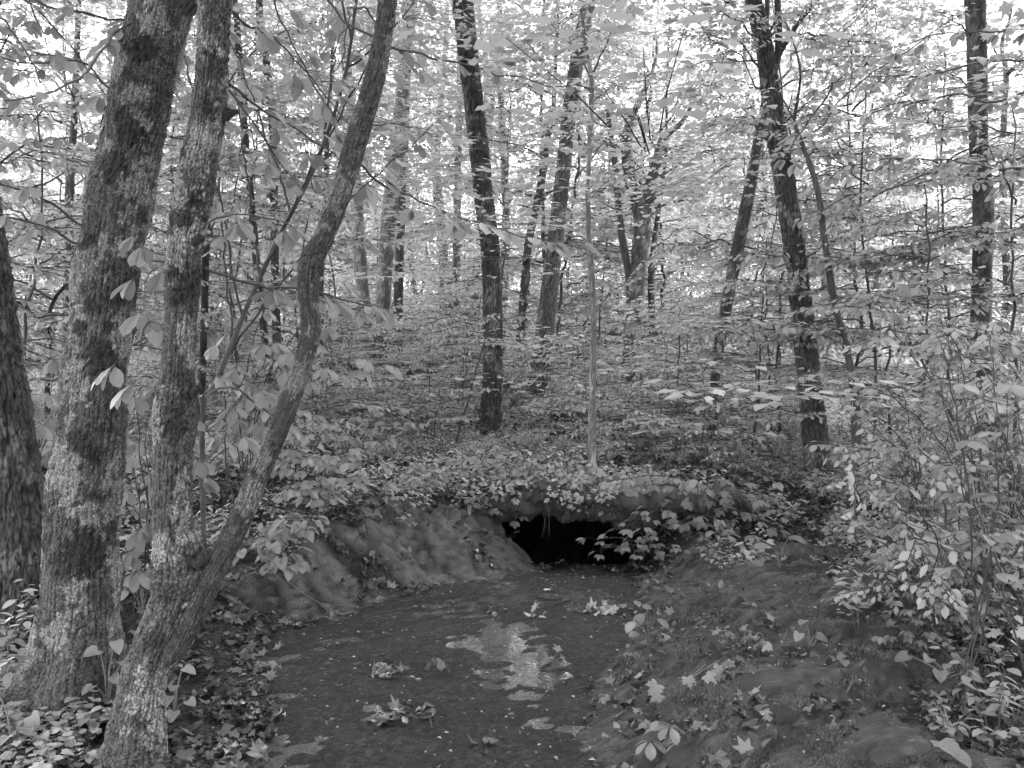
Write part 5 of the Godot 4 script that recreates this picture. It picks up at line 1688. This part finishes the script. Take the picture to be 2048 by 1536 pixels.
# ------------------------------------------------------------------ single small things on the ground
func build_small_things() -> void:
	for a in [[1204, 1497, 0.075, "pale star-shaped maple leaf lying on the wet rock near the creeper"], [1180, 1308, 0.07, "pale lobed leaf lying on the stream bank"], [1100, 1182, 0.06, "pale leaf fragment by the middle of the stream bed"], [1010, 1222, 0.05, "small pale leaf at the edge of the shining water"]]:
		var p := on_ground(a[0], a[1])
		var mb := MB.new()
		add_leaf(mb, facing(Vector3(0, 0.012, -0.03), Vector3(rng.randf_range(-1, 1), 0.05, 0.6), Vector3.UP + bend(0.15)), a[2], a[2], 4, 0, grey(0.5), 0.1, 0.1)
		var o := MeshInstance3D.new()
		o.name = numbered("fallen_leaf")
		o.mesh = mb.mesh(M.leaf_dead)
		add_child(o)
		o.position = p
		tag(o, a[3], "leaf")
	var sticks := [
		["short pale stick at the litter edge beside the forked tree", [[445, 1190], [470, 1205], [498, 1222]], 0.016, 0.07],
		["thin twig lying over the lower rock slope", [[575, 1165], [620, 1195], [660, 1225]], 0.005, 0.09],
		["dark branch lying on the bare rock slope", [[800, 1030], [850, 1052], [895, 1050]], 0.012, 0.02],
		["dark stick lying flat in the middle of the stream", [[1075, 1196], [1100, 1199], [1125, 1201]], 0.012, 0.03],
		["forked twig beside the flat stick in the stream", [[1105, 1215], [1125, 1205], [1142, 1200]], 0.006, 0.02],
		["rotten stick poking out of the stream bank on the right", [[1170, 1445], [1195, 1420], [1215, 1408]], 0.007, 0.02],
		["pale root end sticking out of the litter under the forked tree", [[340, 1492], [370, 1472], [405, 1450]], 0.022, 0.05],
		["thin grey twig across the mossy mound", [[1560, 1380], [1600, 1392], [1650, 1400]], 0.004, 0.12],
		["long cane bending down to the mossy mound", [[1650, 1490], [1690, 1390], [1760, 1320], [1900, 1240]], 0.005, 0.1],
		["brittle forked twig in the litter right of the mound", [[1715, 1478], [1750, 1462], [1790, 1452]], 0.006, 0.1],
		["curved twig standing in the shallow water", [[855, 1420], [860, 1445], [864, 1462]], 0.005, 0.04],
	]
	for a in sticks:
		var pts := PackedVector3Array()
		var foot := on_ground(a[1][0][0], a[1][0][1])
		for q in a[1]:
			pts.append(on_ground(q[0], q[1]) - foot + Vector3(0, a[2] * 0.7, 0))
		var o := MeshInstance3D.new()
		o.name = numbered("fallen_stick")
		o.mesh = branch_mesh(pts, a[2], a[2] * 0.6, a[3], 0.03, 7)
		add_child(o)
		o.position = foot
		tag(o, a[0], "stick")
	# clots of wet leaves in the water
	for a in [["clump of wet black leaves stranded in the near stream", 800, 1440, 0.1, 16], ["dark clot of leaves where the litter meets the near water", 500, 1440, 0.12, 26], ["small raft of dark leaves in the stream beside the bank", 780, 1352, 0.07, 8], ["tangle of roots and leaves at the litter edge", 490, 1520, 0.12, 22], ["heap of pale dead leaves washed against the right bank", 1205, 1228, 0.1, 22], ["pale litter drift beside the flat stick", 1080, 1232, 0.06, 6], ["low heap of wet leaves below the cave", 960, 1120, 0.09, 12], ["dark leaves caught where the stream narrows", 600, 1255, 0.07, 8]]:
		var foot := on_ground(a[1], a[2])
		var o := thing("leaf_clump", a[0], "leaf clump", foot)
		for k in a[4]:
			var b := rng.randf() * TAU
			var d: float = sqrt(rng.randf()) * a[3]
			var q := Vector3(cos(b) * d * 1.4, 0.012 + rng.randf() * 0.05 * (1.0 - d / a[3]), sin(b) * d)
			q.y += ground(foot.x + q.x, -(foot.z + q.z)) - foot.y
			var l := part("leaf", S.litter[rng.randi() % 8], o, facing(q, Vector3(rng.randf_range(-1, 1), rng.randf_range(-0.2, 0.3), rng.randf_range(-1, 1)), Vector3.UP + bend(0.6), rng.randf_range(0.045, 0.09)))
			l.material_override = M.dead_pale if "pale" in a[0] else M.dead_wet
